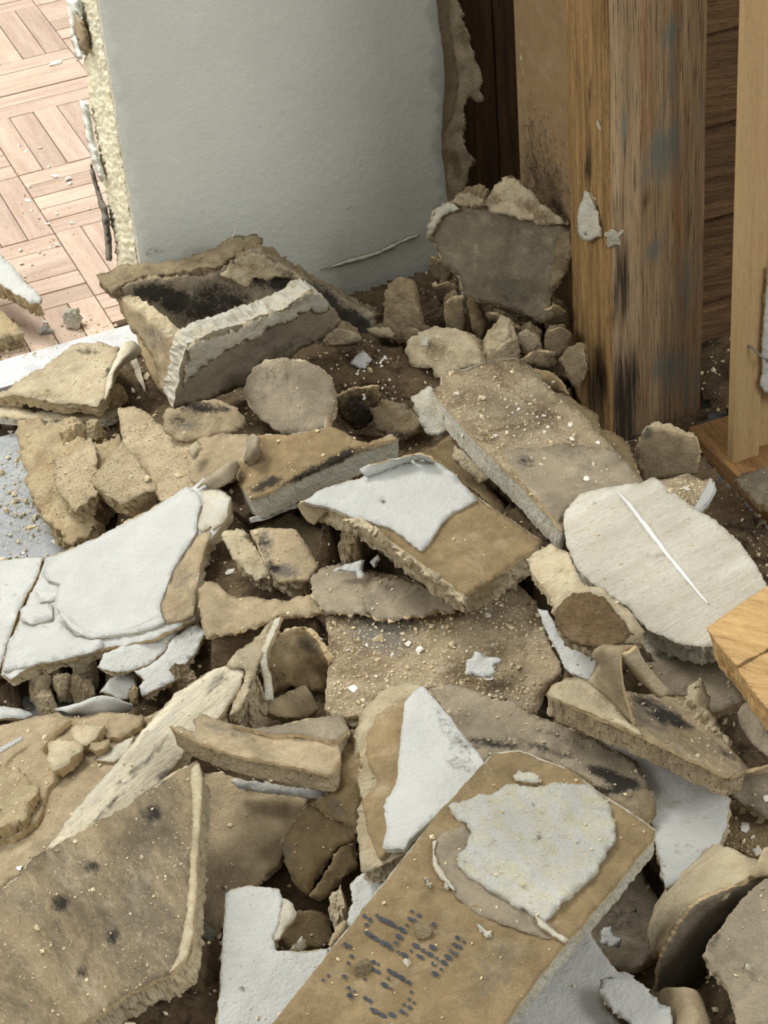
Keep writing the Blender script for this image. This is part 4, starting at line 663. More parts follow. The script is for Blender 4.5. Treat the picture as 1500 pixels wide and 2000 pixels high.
# tan layered slab at the left
slab('layered_slab', 'wide smooth tan slab with torn crumbly layers at the left edge', '-80,1440 0,1418 60,1402 112,1392 150,1400 200,1388 245,1395 285,1400 330,1380 320,1420 240,1500 180,1565 120,1635 62,1692 0,1738 -80,1760', [(0, 1420, .04), (240, 1398, .065), (120, 1630, .075), (0, 1735, .06)], T=.013, top='tan_paper', core='plaster', grit=1, jag=3,
     layers=[Lr('torn_layer', '-80,1450 0,1425 60,1405 110,1395 140,1408 100,1440 85,1462 95,1480 118,1500 112,1520 88,1548 84,1580 70,1605 30,1640 0,1642 -80,1650', 'tan_paper', T=.004, jag=5, rough=.002, grit=2, stains_b=[(60, 1440, 30, 16, -30, .4)]),
             Lr('torn_layer', '-80,1520 0,1495 30,1500 60,1516 75,1540 52,1570 50,1600 20,1614 0,1620 -80,1640', 'yellow_plaster', T=.009, jag=8, rough=.005, srough=.004, grit=2, off=.014),
             Lr('torn_layer', '92,1478 98,1455 118,1440 150,1445 160,1460 130,1490 105,1505 96,1500', 'plaster', T=.009, jag=5, rough=.003, srough=.004, off=.013),
             Lr('torn_layer', '140,1425 170,1413 205,1415 198,1432 178,1452 160,1455 142,1440', 'plaster', T=.009, jag=5, rough=.003, srough=.004, off=.010),
             Lr('torn_layer', '172,1462 190,1450 212,1440 210,1455 188,1470', 'yellow_plaster', T=.008, jag=4, rough=.003, off=.009),
             Lr('torn_layer', '210,1405 245,1395 280,1400 272,1420 235,1440 205,1438', 'tan_paper', T=.004, jag=5, rough=.002, off=.005),
             Lr('torn_layer', '185,1485 215,1462 255,1440 262,1436 250,1470 225,1490', 'pale_plaster', T=.002, jag=2, off=.003)])
ribbon('paint_flake', None, ['-10,1466,.062 20,1450,.062 44,1438,.062', '-10,1478,.061 22,1458,.061 45,1444,.061'], 'paint', T=.0015, side='paint', jag=.0004)
tag(bpy.data.objects['paint_flake.004'], 'thin white sliver lying on the tan layered slab at the left edge', 'paint flake')
# big mouldy slab with its pale strip
slab('pale_long_strip', 'long pale grey streaked board running from the hole down to the mouldy slab', '70,1690 95,1650 150,1580 240,1475 300,1402 345,1352 400,1316 440,1298 482,1306 468,1345 440,1388 400,1420 372,1450 330,1512 250,1582 190,1620 130,1650', [(75, 1690, .10), (440, 1300, .125), (250, 1580, .115), (475, 1310, .12)], T=.014, top='streak_paper', core='plaster', grit=.5, jag=3, stains=[(300, 1470, 120, 8, -47, .8), (205, 1585, 100, 7, -46, .85), (320, 1510, 30, 12, -40, 1.0), (300, 1560, 46, 7, -40, .9), (130, 1660, 34, 9, -40, .9), (420, 1335, 44, 14, -45, .6), (240, 1520, 60, 6, -44, .7)], stains_b=[(330, 1400, 140, 12, -48, .9), (190, 1545, 120, 12, -48, .9)])
slab('plaster_fragment', 'cream broken board end at the upper end of the long pale strip', '440,1300 455,1282 490,1252 520,1225 540,1204 552,1212 538,1240 515,1275 500,1305 488,1340 478,1375 462,1398 446,1396 470,1345 480,1308', [(445, 1300, .125), (545, 1208, .13), (460, 1395, .115)], T=.02, top='plaster', core='plaster', cat='plaster', rough=.003, srough=.004, grit=1, jag=4)
slab('mouldy_slab', 'large tan slab with black mould spots filling the lower left corner', '386,1484 397,1520 392,1600 386,1700 380,1790 378,1850 366,1880 330,1905 290,1922 240,1946 200,1975 150,2012 100,2060 -90,2090 -90,1790 0,1738 46,1702 62,1675 100,1655 130,1640 190,1605 250,1574 290,1545 330,1514', [(386, 1490, .15), (0, 1742, .125), (366, 1876, .145), (150, 2005, .135)], T=.026, top='mould_paper', core='plaster', grit=1, jag=3, srough=.003, rough=.0018,
     stains=[(300, 1590, 30, 24, 0, .85), (180, 1690, 26, 18, 0, .7), (118, 1765, 24, 26, 0, 1.0), (110, 1810, 24, 20, -40, .6), (220, 1830, 16, 28, 25, .95), (160, 1900, 16, 18, 0, .85), (35, 1885, 16, 14, 0, .5), (80, 1665, 26, 8, -30, .6), (250, 1660, 26, 30, 20, .45), (270, 1720, 40, 40, 0, .35)], stains_b=[(290, 1650, 60, 60, 0, .4), (60, 1980, 60, 30, 0, .5), (200, 1850, 50, 50, 0, .3)],
     layers=[Lr('peeled_rim', '374,1500 386,1490 396,1520 391,1600 385,1700 379,1790 374,1840 364,1872 330,1900 345,1870 360,1820 366,1760 372,1690 376,1600', 'plaster', T=.0025, jag=3, rough=.001)])
slab('tan_board', 'smooth tan board lying in shadow right of the mouldy slab', '398,1512 430,1508 470,1520 530,1540 600,1560 585,1600 560,1642 545,1690 520,1705 500,1728 455,1738 430,1790 425,1850 372,1880 380,1790 392,1600', [(400, 1515, .10), (595, 1562, .105), (430, 1790, .075)], T=.010, top='tan_paper', core='plaster', grit=.6, jag=3, stains=[(511, 1576, 5, 3, 0, 1.2)])
slab('plaster_fragment', 'small pale torn fragment at the lower end of the shadowed tan board', '378,1800 392,1792 408,1805 424,1815 420,1840 400,1850 385,1868 376,1850', [(380, 1800, .10), (422, 1818, .095), (385, 1866, .09)], T=.012, top='pale_plaster', core='plaster', cat='plaster', grit=0, jag=5, rough=.003)
# hole in the middle left
slab('hole_board', 'curved broken board standing in the hole below the tan torn paper', '510,1285 535,1245 560,1228 590,1226 610,1240 630,1270 642,1290 640,1352 610,1350 570,1338 530,1362 515,1340', [(515, 1330, .05), (560, 1228, .10), (640, 1290, .105), (600, 1350, .055)], T=.012, top='brown_paper', core='plaster', grit=0, jag=4, rough=.003, stains=[(545, 1330, 40, 40, 0, .5)], stains_b=[(600, 1258, 40, 22, 30, .8)], bed=True)
slab('hole_board', 'small pale broken board end lying low in the hole', '512,1392 520,1375 560,1352 596,1338 612,1360 622,1385 600,1400 560,1402', [(515, 1390, .075), (598, 1342, .085), (610, 1395, .075)], T=.016, top='tan_paper', core='plaster', grit=.5, jag=3)
ribbon('paper_strip', None, ['538,1212,.135 520,1255,.128 508,1290,.122 516,1330,.11 520,1372,.10', '552,1206,.138 534,1250,.13 522,1282,.124 530,1325,.112 534,1368,.10'], 'pale_plaster', T=.004)
tag(bpy.data.objects['paper_strip.004'], 'upright pale paint strip at the left wall of the hole', 'paper')
tag(lump('plaster_lump', 490, 1352, .095, 28, 40, .035, 'plaster', sub=4, cuts=5, rough=.2), 'crumbly cream lump left of the hole', 'plaster')
# strip board across the middle
slab('strip_board', 'grey tan strip board with dark pitted edge lying across the middle of the pile', '330,1418 352,1420 382,1432 378,1405 395,1394 420,1405 445,1412 500,1424 540,1418 590,1405 640,1398 668,1398 682,1425 662,1448 668,1482 650,1514 600,1504 540,1492 470,1478 420,1462 380,1446', [(335, 1418, .168), (668, 1400, .170), (650, 1512, .173), (420, 1408, .166)], T=.020, top='tan_paper', core='pitted', grit=.4, jag=2.5, srough=.0007, stains=[(600, 1425, 70, 10, -5, .4), (470, 1440, 60, 8, 10, .3)], stains_b=[(440, 1425, 80, 12, 10, .7), (610, 1440, 60, 16, 5, .6), (420, 1425, 20, 20, 0, .5)],
     layers=[Lr('raised_strip', '452,1416 500,1424 540,1418 590,1405 640,1398 668,1398 682,1425 664,1444 640,1444 580,1436 520,1430', 'grey_paper', T=.003, jag=4)])
slab('white_strip', 'white painted strip just below the pitted edge of the strip board', '450,1522 500,1526 560,1536 640,1546 632,1560 590,1556 520,1548 465,1540', [(455, 1524, .115), (638, 1548, .122), (520, 1548, .114)], T=.007, top='paint', core='pale_plaster', grit=0, jag=3)
slab('crumpled_paper', 'crumpled brown paper board between strip board and white triangular board', '665,1450 690,1425 702,1480 700,1560 695,1620 672,1610 640,1596 608,1575 640,1545 655,1515', [(668, 1450, .155), (696, 1430, .16), (690, 1615, .13), (612, 1575, .12), (655, 1540, .15)], T=.006, top='brown_paper', core='plaster', cat='plasterboard', rough=.004, srough=.004, grit=1, jag=6, stains_b=[(660, 1580, 40, 20, 30, .8)])
slab('brown_fragment', 'brown pointed fragment in the cracked hollow beside the white board', '548,1645 570,1610 600,1568 640,1590 700,1618 690,1640 660,1648 635,1680 612,1712 600,1748 580,1732 560,1690', [(550, 1648, .11), (602, 1570, .115), (698, 1620, .12), (600, 1745, .09)], T=.012, top='brown_paper', core='plaster', grit=1, jag=4, stains_b=[(560, 1660, 14, 50, -20, .8)])
slab('brown_fragment', 'brown fragment split off at the right of the cracked hollow', '604,1752 625,1720 645,1690 665,1655 692,1645 698,1690 672,1712 650,1740 630,1760', [(606, 1752, .095), (680, 1650, .115), (696, 1690, .105)], T=.010, top='brown_paper', core='plaster', grit=1, jag=4)
slab('brown_fragment', 'low dark brown fragment at the bottom of the cracked hollow', '545,1830 570,1780 605,1775 640,1790 650,1840 620,1850 570,1852', [(550, 1830, .07), (600, 1778, .08), (640, 1845, .07)], T=.010, top='brown_paper', core='plaster', grit=1, jag=5)
slab('paint_flake', 'small cream torn flake in the cracked hollow', '565,1856 580,1840 590,1828 602,1850 590,1858', [(566, 1856, .12), (590, 1830, .125), (600, 1852, .118)], T=.003, top='pale_plaster', core='plaster', cat='paint flake', bed=False, paper=False, grit=0, jag=2, step=4)
slab('white_slab', 'thick white painted slab standing at the bottom centre beside the printed board', '440,1745 452,1736 480,1730 510,1732 545,1736 553,1760 548,1800 534,1836 540,1856 580,1858 600,1858 640,1852 660,1880 600,2000 580,2080 418,2080 425,1990 432,1870', [(445, 1742, .125), (550, 1738, .125), (430, 2000, .12), (630, 1856, .125)], T=.013, top='paint', core='plaster', grit=.4, jag=2.5, srough=.003, rough=.0012, rfreq=40, stains=[(472, 1928, 5, 4, 0, 1.0), (500, 1852, 40, 3, 0, .3)],
     layers=[Lr('torn_rim', '553,1752 566,1760 578,1780 572,1800 556,1812 546,1832 534,1838 546,1800', 'pale_plaster', T=.002, jag=4)])
slab('white_strip', 'narrow white wedge along the left edge of the printed brown board', '640,1852 676,1802 690,1760 684,1728 700,1712 745,1686 790,1660 800,1668 740,1760 690,1835 655,1880', [(645, 1850, .13), (690, 1725, .135), (790, 1664, .14)], T=.006, top='paint', core='pale_plaster', grit=.2, jag=3, layers=[Lr('torn_layer', '640,1846 652,1815 672,1795 680,1800 664,1830 648,1852', 'tan_paper', T=.002, jag=4)])
tag(lump('plaster_lump', 664, 1775, .115, 24, 30, .02, 'plaster', sub=4, cuts=6, rough=.2), 'crumbly tan lump beside the narrow white wedge', 'plaster')
# white triangular board
slab('triangular_board', 'white triangular board with brown torn left edge and mould specks', '692,1432 708,1388 738,1352 770,1335 802,1330 828,1338 850,1365 880,1402 912,1445 946,1490 928,1532 900,1556 872,1578 800,1642 790,1668 748,1690 706,1704 696,1640 706,1560 692,1502', [(695, 1440, .165), (825, 1340, .175), (944, 1490, .173), (800, 1640, .172), (705, 1700, .148)], T=.016, top='plaster', core='plaster', paper=False, grit=.2, jag=5, rough=.0012, srough=.005,
     layers=[Lr('face_paper', '716,1432 735,1398 762,1380 786,1368 830,1338 900,1430 880,1500 780,1640 742,1676 715,1622 706,1565 737,1540 735,1520 716,1492', 'brown_paper', T=.004, jag=5, rough=.001, off=.0045),
             Lr('paint_layer', '790,1372 808,1352 826,1339 850,1366 880,1402 912,1445 946,1490 928,1532 900,1556 872,1578 800,1642 790,1660 748,1657 757,1620 750,1590 748,1575 772,1532 779,1480 782,1440', 'paint', T=.004, jag=2.5, off=.0085, rough=.0006, side='pale_plaster', stains=[(888, 1440, 74, 22, 54, .62), (862, 1405, 48, 20, 52, .5), (895, 1490, 48, 24, 40, .5), (834, 1492, 3, 3, 0, 1.0)])])
# printed brown board at the front
pb, SP = slab('printed_board', 'big brown board with dotted printing and a torn white plaster patch at the front', '866,1574 900,1540 935,1500 965,1470 1015,1465 1060,1482 1115,1505 1170,1545 1215,1575 1284,1622 1276,1640 1200,1735 1112,1838 1050,1915 985,2004 940,2070 470,2090 530,2000 640,1862 720,1760 800,1660', [(870, 1576, .205), (1280, 1628, .205), (985, 2000, .19), (540, 2000, .18)], T=.020, top='brown_paper', core='pale_plaster', grit=.5, jag=1.6, srough=.0012, bed=False, inset=.05, stains_b=[(960, 1900, 60, 120, 30, .5), (1050, 1560, 60, 20, 20, .3)], stains=[(985, 1970, 20, 20, 0, .3)],
     layers=[Lr('scuffed_ring', '846,1650 866,1628 905,1610 930,1640 950,1690 1000,1730 1060,1790 1108,1838 1060,1832 1000,1812 940,1790 890,1750 862,1708 848,1680', 'grey_paper', T=.0006, jag=4, side='grey_paper', stains_b=[(950, 1760, 80, 20, 40, .6)]),
             Lr('plaster_patch', '872,1572 905,1562 960,1548 1000,1530 1050,1536 1095,1530 1140,1532 1170,1550 1190,1572 1204,1615 1198,1650 1172,1690 1150,1722 1105,1752 1090,1772 1062,1802 1045,1790 1000,1766 945,1732 908,1704 890,1690 895,1668 912,1655 918,1625 910,1605 888,1595', 'white_plaster', T=.0022, jag=5, rough=.0022, srough=.0012, side='pale_plaster', grit=.5, stains_b=[(1180, 1580, 14, 20, 0, .5)], stains=[(1038, 1570, 5, 4, 0, 1.0), (1050, 1636, 6, 5, 0, 1.0), (965, 1646, 6, 4, 30, .8), (975, 1585, 8, 4, 0, .5), (1125, 1645, 10, 10, 0, .4), (905, 1680, 10, 4, 10, .6)]),
             Lr('torn_paper_rim', '845,1645 852,1640 848,1668 856,1690 868,1710 890,1738 886,1740 860,1712 846,1690', 'pale_plaster', T=.002, jag=3, rough=.001),
             Lr('torn_paper_rim', '1045,1788 1062,1800 1085,1818 1112,1836 1104,1842 1075,1824 1050,1806', 'pale_plaster', T=.003, jag=3, rough=.001),
             Lr('plaster_crust', '1000,1512 1012,1506 1055,1514 1056,1528 1040,1530 1006,1522', 'pale_plaster', T=.003, jag=4, rough=.002)])
DOTS = '620,292 575,320 555,355 655,318 685,330 715,345 745,365 790,390 815,355 848,265 895,292 865,325 990,350 960,380 835,315 565,413 610,440 660,470 690,482 712,505 765,430 745,468 415,480 443,495 455,558 435,600 630,612 600,595 598,645 628,660 875,490 843,522 800,550 888,552 922,520 965,545 985,500 910,565 760,530 910,440 1187,463 1145,437 1160,498 1130,483 1100,520 1130,540 1085,562 1060,600 1038,642 990,608 1000,672 1012,572 700,652 735,672 780,697 800,712 828,728 695,703 672,745 715,770 845,790 830,838 862,860 835,892 798,873 782,915 808,932 720,940 660,943 610,915 585,900 575,848 545,830 475,788 455,820 437,765 440,812 272,712 305,685 410,690 505,670 543,708 590,428 775,378 540,298 450,812'
BIG = {(655, 318), (685, 330), (715, 345), (790, 390), (565, 413), (610, 440), (660, 470), (690, 482), (765, 430), (965, 545), (875, 490), (800, 550), (1060, 600), (1000, 672), (985, 500), (735, 672), (780, 697), (672, 745), (610, 915), (660, 943), (720, 940), (1085, 562)}
V = []; Fc = []
for x, y in pts(DOTS):
    big = (x, y) in BIG; cx, cy = 550 + x / 3.3333, 1700 + y / 3.3333; a = math.radians(30); rx, ry = (8.4, 4.4) if big else ((5.0, 3.8) if (int(x + y) % 3) else (3.4, 2.8))
    P = [(cx + rx * math.cos(t) * math.cos(a) - ry * math.sin(t) * math.sin(a), cy + rx * math.cos(t) * math.sin(a) + ry * math.sin(t) * math.cos(a)) for t in np.linspace(0, 2 * math.pi, 13)[:-1]]
    X = SP.hit(P, .0010); n = len(V); V += list(X); Fc.append(list(range(n, n + 12))[::-1])
dp = link_mesh('dot_print', V, Fc, [MAT['ink']], pb); dp['label'] = 'blue-black dotted printing'
for x, y, r_ in ((708, 1892, 19), (826, 1818, 18)):
    c = SP.hit([(x, y)], .001)[0]
    o = lump('filler_plug', x, y, float(c[2]) , r_, r_ * .85, .005, 'dull_plaster', parent=pb, sub=4, cuts=4, rough=.14, bed=False)
for q in ('831,1712 838,1722 843,1732 836,1728', '868,1722 880,1728 876,1740 866,1734', '932,1806 942,1810 950,1818 962,1830 948,1824', '788,1874 800,1870 796,1880'):
    part('plaster_chip', pb, q, SP, .002, 'pale_plaster', off=.0022, jag=2, step=4)
# front right
slab('grey_white_slab', 'pale grey white painted slab under the printed board at the bottom', '1146,1800 1156,1825 1170,1852 1206,1898 1240,1906 1222,1920 1188,1925 1172,1940 1185,1975 1240,2025 1270,2090 900,2090 985,2004 1050,1915 1100,1850', [(1148, 1806, .135), (1235, 1908, .13), (1000, 2040, .125), (1240, 2030, .12)], T=.012, top='paint', core='plaster', grit=.2, jag=2.5, stains=[(1096, 1988, 4, 3, 0, 1.2), (1110, 1898, 14, 3, -30, .5)], stains_b=[(1180, 1960, 12, 40, -10, .9)])
slab('paint_flake', 'bright white flake with fine crack lying at the bottom right', '1170,1936 1172,1914 1192,1908 1236,1910 1262,1930 1288,1962 1310,1966 1314,2010 1318,2060 1240,2010 1198,1976', [(1172, 1932, .145), (1240, 1912, .148), (1310, 2010, .142)], T=.003, top='paint', core='pale_plaster', cat='paint flake', bed=False, grit=0, jag=3, paper=False)
ribbon('paper_curl', None, ['1280,1945,.12 1300,1930,.14 1345,1932,.15 1365,1945,.14', '1290,1975,.125 1315,1952,.14 1350,1960,.15 1378,1975,.14', '1300,2020,.12 1325,1990,.14 1360,2000,.15 1388,2020,.14', '1310,2070,.12 1330,2050,.14 1365,2050,.15 1392,2070,.14'], 'tan_paper', T=.003)
tag(bpy.data.objects['paper_curl.002'] if 'paper_curl.002' in bpy.data.objects else bpy.data.objects['paper_curl'], 'rolled tan paper end beside the bright white flake', 'paper')
ribbon('crumpled_paper', None, ['1276,1870,.10 1270,1820,.10 1300,1745,.115 1350,1690,.125 1396,1652,.135', '1285,1860,.125 1300,1800,.13 1335,1745,.14 1385,1700,.15 1435,1664,.15', '1295,1855,.135 1325,1795,.145 1370,1745,.155 1425,1715,.16 1485,1690,.155', '1296,1868,.13 1345,1810,.14 1400,1765,.155 1450,1725,.16 1512,1705,.158'], 'plaster', T=.004, jag=.004)
tag(bpy.data.objects['crumpled_paper.001'], 'crumpled cream folded board ridge at the lower right', 'plasterboard')
slab('grey_board', 'grey inner board face slanting down into the hollow at the lower right', '1282,1945 1290,1870 1330,1800 1372,1758 1420,1738 1505,1702 1480,1745 1430,1790 1390,1840 1375,1880 1395,1935 1330,1936', [(1290, 1880, .13), (1490, 1708, .155), (1385, 1880, .085), (1300, 1940, .09)], T=.006, top='grey_paper', core='plaster', grit=.6, jag=3, stains=[(1440, 1760, 60, 20, -40, .3)])
slab('grey_board', 'grey stained board with a black ringed hole cut by the right edge', '1374,1866 1385,1838 1402,1820 1430,1780 1470,1735 1500,1716 1600,1680 1620,2080 1462,2080 1442,2000 1420,1922 1390,1895', [(1378, 1866, .165), (1490, 1725, .175), (1460, 2050, .155), (1600, 1700, .18)], T=.012, top='grey_paper', core='plaster', grit=1, jag=4, stains=[(1398, 1838, 30, 12, -50, .8), (1378, 1880, 10, 16, 0, .6), (1459, 1890, 11, 9, 0, 1.3)], stains_b=[(1450, 1900, 80, 80, 0, .4)])
bb = bpy.data.objects['grey_board.001'] if 'grey_board.001' in bpy.data.objects else bpy.data.objects['grey_board']
o = lump('screw_plug', 1459, 1889, .169, 7, 6, .003, 'pale_plaster', parent=bb, sub=3, cuts=2, rough=.1, bed=False)
slab('dark_board', 'low dark board in the black hollow right of the printed board', '1150,1840 1180,1740 1235,1660 1262,1720 1290,1760 1290,1860 1240,1900 1200,1890', [(1160, 1840, .06), (1240, 1680, .07), (1280, 1860, .06)], T=.01, top='dark_paper', core='dull_plaster', grit=.5, jag=4, stains=[(1220, 1780, 60, 60, 0, .5)])
slab('paint_flake', 'dim white flake lying deep in the black hollow', '1172,1842 1178,1812 1196,1808 1198,1826 1214,1834 1212,1852 1190,1850', [(1175, 1840, .075), (1190, 1810, .078), (1212, 1850, .074)], T=.002, top='paint', core='paint', cat='paint flake', bed=False, paper=False, grit=0, jag=1.5, step=4)
slab('brown_board', 'brown board covered in chips at the right edge beside the long white board', '1420,1570 1450,1555 1500,1560 1580,1570 1580,1720 1500,1690 1440,1662 1392,1652 1410,1625', [(1425, 1575, .10), (1500, 1560, .105), (1420, 1655, .10)], T=.010, top='brown_paper', core='plaster', grit=6, jag=4)
slab('grey_board', 'flat grey board below the lower end of the thick folded board', '1420,1522 1450,1512 1500,1500 1580,1500 1580,1600 1500,1598 1455,1570 1428,1556', [(1425, 1525, .125), (1520, 1510, .13), (1470, 1580, .12)], T=.008, top='grey_paper', core='plaster', grit=1, jag=3, stains=[(1470, 1540, 6, 5, 0, .8)])
slab('plaster_fragment', 'pale broken end piece at the tip of the thick folded board', '1412,1530 1425,1515 1445,1510 1448,1528 1440,1548 1425,1552', [(1414, 1530, .145), (1445, 1512, .147), (1440, 1548, .138)], T=.01, top='pale_plaster', core='plaster', cat='plaster', grit=0, jag=4, rough=.003)
ribbon('paper_strip', None, ['1446,1510,.15 1475,1502,.155 1510,1492,.155 1560,1485,.155', '1450,1516,.146 1478,1512,.15 1512,1508,.15 1560,1502,.15'], 'tan_paper', T=.003)
tag(bpy.data.objects['paper_strip.005'], 'narrow tan paper strip running to the right edge beside the folded board', 'paper')
slab('plaster_fragment', 'tan broken edge piece above the ringed grey board at the right edge', '1470,1712 1480,1680 1492,1655 1520,1650 1560,1690 1510,1708', [(1475, 1708, .165), (1495, 1658, .17), (1540, 1690, .165)], T=.012, top='tan_paper', core='plaster', grit=0, jag=3)
slab('dark_rag', 'dark brown crumpled scrap behind the sole plate at the right edge', '1432,938 1455,925 1500,912 1570,900 1570,1000 1500,1000 1470,975 1450,960', [(1435, 940, .045), (1500, 915, .05), (1500, 998, .04)], T=.012, top='dark_paper', core='dull_plaster', cat='paper', grit=1, jag=6, rough=.005)
# ------------------------------------------------------------------ the dust bed that carries the pile
X0, X1, Y0, Y1, C_ = -.56, .72, .86, 2.12, .006
nx, ny = int((X1 - X0) / C_), int((Y1 - Y0) / C_)
zm = np.full((ny, nx), np.inf)
for item in UNDER:
    V_, T_, n_ = item
    if not len(V_): continue
    U_ = V_ - np.asarray(n_) * T_
    ii = ((U_[:, 0] - X0) / C_).astype(int); jj = ((U_[:, 1] - Y0) / C_).astype(int); zz = U_[:, 2] - .003
    for di in (-1, 0, 1):
        for dj in (-1, 0, 1):
            a, b = np.clip(ii + di, 0, nx - 1), np.clip(jj + dj, 0, ny - 1); np.minimum.at(zm, (b, a), zz)
known = np.isfinite(zm); fin = known.copy()
for _ in range(4):                              # the bed draws back from the rims of the boards it carries
    k_ = np.pad(known, 1, constant_values=False); known = known & k_[:-2, 1:-1] & k_[2:, 1:-1] & k_[1:-1, :-2] & k_[1:-1, 2:]
H = np.where(known, zm, .03)
def cell(px, py, z):
    p = at(px, py, z); return int((p[0] - X0) / C_), int((p[1] - Y0) / C_)
pin = np.zeros_like(known); pz = np.zeros_like(H)
def pin_at(px, py, z, r):
    i, j = cell(px, py, z); jj, ii = np.ogrid[:ny, :nx]; mk = (ii - i) ** 2 + (jj - j) ** 2 <= (r / C_) ** 2
    pin[mk] = True; pz[mk] = z
for q in ((20, 950, -.02, .03), (0, 1000, -.02, .04), (10, 880, -.02, .02), (30, 1020, -.02, .02), (-60, 1000, -.02, .04), (10, 1345, -.02, .035), (-50, 1350, -.02, .05), (0, 740, -.02, .04), (60, 712, -.02, .03), (100, 690, -.02, .03), (150, 672, -.02, .025), (200, 655, -.02, .025), (235, 650, -.02, .02), (250, 700, .0, .02), (760, 600, .015, .03), (1250, 885, .010, .035), (1205, 850, .010, .03), (1320, 880, .010, .03), (1120, 640, .03, .03), (1060, 640, .04, .03), (820, 565, .02, .035), (700, 620, .015, .03), (640, 625, .015, .03),
          (1460, 1010, .006, .03), (1400, 930, .006, .02), (1340, 905, .012, .03), (1500, 1080, .006, .03), (1420, 990, .008, .03), (1390, 960, .008, .02), (1240, 900, .012, .02), (1220, 1790, .02, .03), (1180, 1850, .02, .02), (1250, 1700, .02, .02), (280, 1960, .03, .02), (320, 1975, .03, .03), (380, 1950, .035, .02), (600, 1020, .02, .018), (570, 1030, .02, .012), (560, 1320, .03, .02), (205, 1315, .005, .01), (690, 720, .068, .05), (760, 730, .066, .05), (640, 690, .07, .03), (800, 760, .06, .03), (1000, 640, .06, .03), (900, 640, .06, .03), (760, 640, .055, .03), (700, 800, .05, .02), (120, 1340, .008, .02), (350, 1980, .03, .04), (420, 1060, .04, .01)):
    pin_at(*q)
sx = np.linspace(X0, X1, nx)[None, :]; sy = np.linspace(Y0, Y1, ny)[:, None]
dW = (sx - P0[0]) * B[0] + (sy - P0[1]) * B[1]
for _ in range(500):
    Hp = np.pad(H, 1, mode='edge'); L_ = (Hp[:-2, 1:-1] + Hp[2:, 1:-1] + Hp[1:-1, :-2] + Hp[1:-1, 2:]) / 4
    H = np.where(known, np.minimum(zm, L_ + .02), L_); H = np.where(pin & ~known, np.minimum(pz, np.where(fin, zm, 9)), H); H = np.where(fin, np.minimum(H, zm), H)
    H[:, 0] = -.02; 
G_ = np.stack([np.broadcast_to(sx, H.shape), np.broadcast_to(sy, H.shape)], -1)
def within(o, s0, s1, t0, t1):
    s_ = (sx - o[0]) * A[0] + (sy - o[1]) * A[1]; t_ = -((sx - o[0]) * B[0] + (sy - o[1]) * B[1]); return (s_ > s0) & (s_ < s1) & (t_ > t0) & (t_ < t1)
keep = (dW > .004) & (sx > -.5) & ~within(Q, -.004, .106, -.004, .078) & ~within(so, .006, .064, -.34, .075) & ~within(k0, -.003, .076, -.003, .026)
N_ = np.zeros_like(H)
for j in range(ny):
    for i in range(nx):
        if keep[j, i]: N_[j, i] = noise.fractal(Vector((sx[0, i] * 60, sy[j, 0] * 60, 0)), .8, 2.1, 6)
H2 = H - .002 + N_ * .004; H2 = np.where(fin, np.minimum(H2, np.where(fin, zm, 9) + .0015), H2)
idx = -np.ones((ny, nx), int); V = []
for j in range(ny):
    for i in range(nx):
        if keep[j, i] and H2[j, i] > -.03: idx[j, i] = len(V); V.append((sx[0, i], sy[j, 0], H2[j, i]))
Fc = [[idx[j, i], idx[j, i + 1], idx[j + 1, i + 1], idx[j + 1, i]] for j in range(ny - 1) for i in range(nx - 1) if min(idx[j, i], idx[j, i + 1], idx[j + 1, i + 1], idx[j + 1, i]) >= 0]
bed = link_mesh('plaster_dust', V, Fc, [MAT['dust']], None, None, [True] * len(Fc)); bed['kind'] = 'stuff'
tag(bed, 'brown plaster dust and fine rubble lying under the broken boards', 'dust')
VB = np.array(V); GRIT.append((VB, [f for f in Fc[::1]], Z, -1))

# fine grit nobody could count: on the dust, on the boards and on the floor
rg = random.Random(5); gv = []; gf = []
OCT = [(1, 0, 0), (-1, 0, 0), (0, 1, 0), (0, -1, 0), (0, 0, 1), (0, 0, -1)]; OF = [(0, 2, 4), (2, 1, 4), (1, 3, 4), (3, 0, 4), (2, 0, 5), (1, 2, 5), (3, 1, 5), (0, 3, 5)]
def grain(p, s):
    R_ = Matrix.Rotation(rg.uniform(0, 6.28), 3, Vector((rg.gauss(0, 1), rg.gauss(0, 1), rg.gauss(0, 1))).normalized()); n = len(gv)
    k = (rg.uniform(.5, 1.2), rg.uniform(.5, 1.2), rg.uniform(.3, .8))
    for o in OCT:
        q = R_ @ Vector((o[0] * k[0], o[1] * k[1], o[2] * k[2])); gv.append((p[0] + q.x * s, p[1] + q.y * s, p[2] + q.z * s + s * .3))
    gf.extend([[n + a for a in f] for f in OF])
def size(): return min(.0045, .0006 + rg.expovariate(1 / .0007))
for Vg, Fg, ng, dens in GRIT:
    if dens == -1:
        for f in rg.sample(Fg, min(len(Fg), 14000)):
            a = Vg[f[0]]; b = Vg[f[2]]; t = rg.random()
            if (a[2] > -.006): grain(a * (1 - t) + b * t, size() * (1 if rg.random() < .93 else 2.2))
        continue
    if np.asarray(ng)[2] < .35: continue
    for f in Fg:
        a, b, c = Vg[f[0]], Vg[f[1]], Vg[f[2]]; ar = np.linalg.norm(np.cross(b - a, c - a)) / 2
        e = ar * 9000 * dens; k = int(e) + (rg.random() < e - int(e))
        for _ in range(k):
            u, v = rg.random(), rg.random()
            if u + v > 1: u, v = 1 - u, 1 - v
            grain(a + (b - a) * u + (c - a) * v, size() * .75)
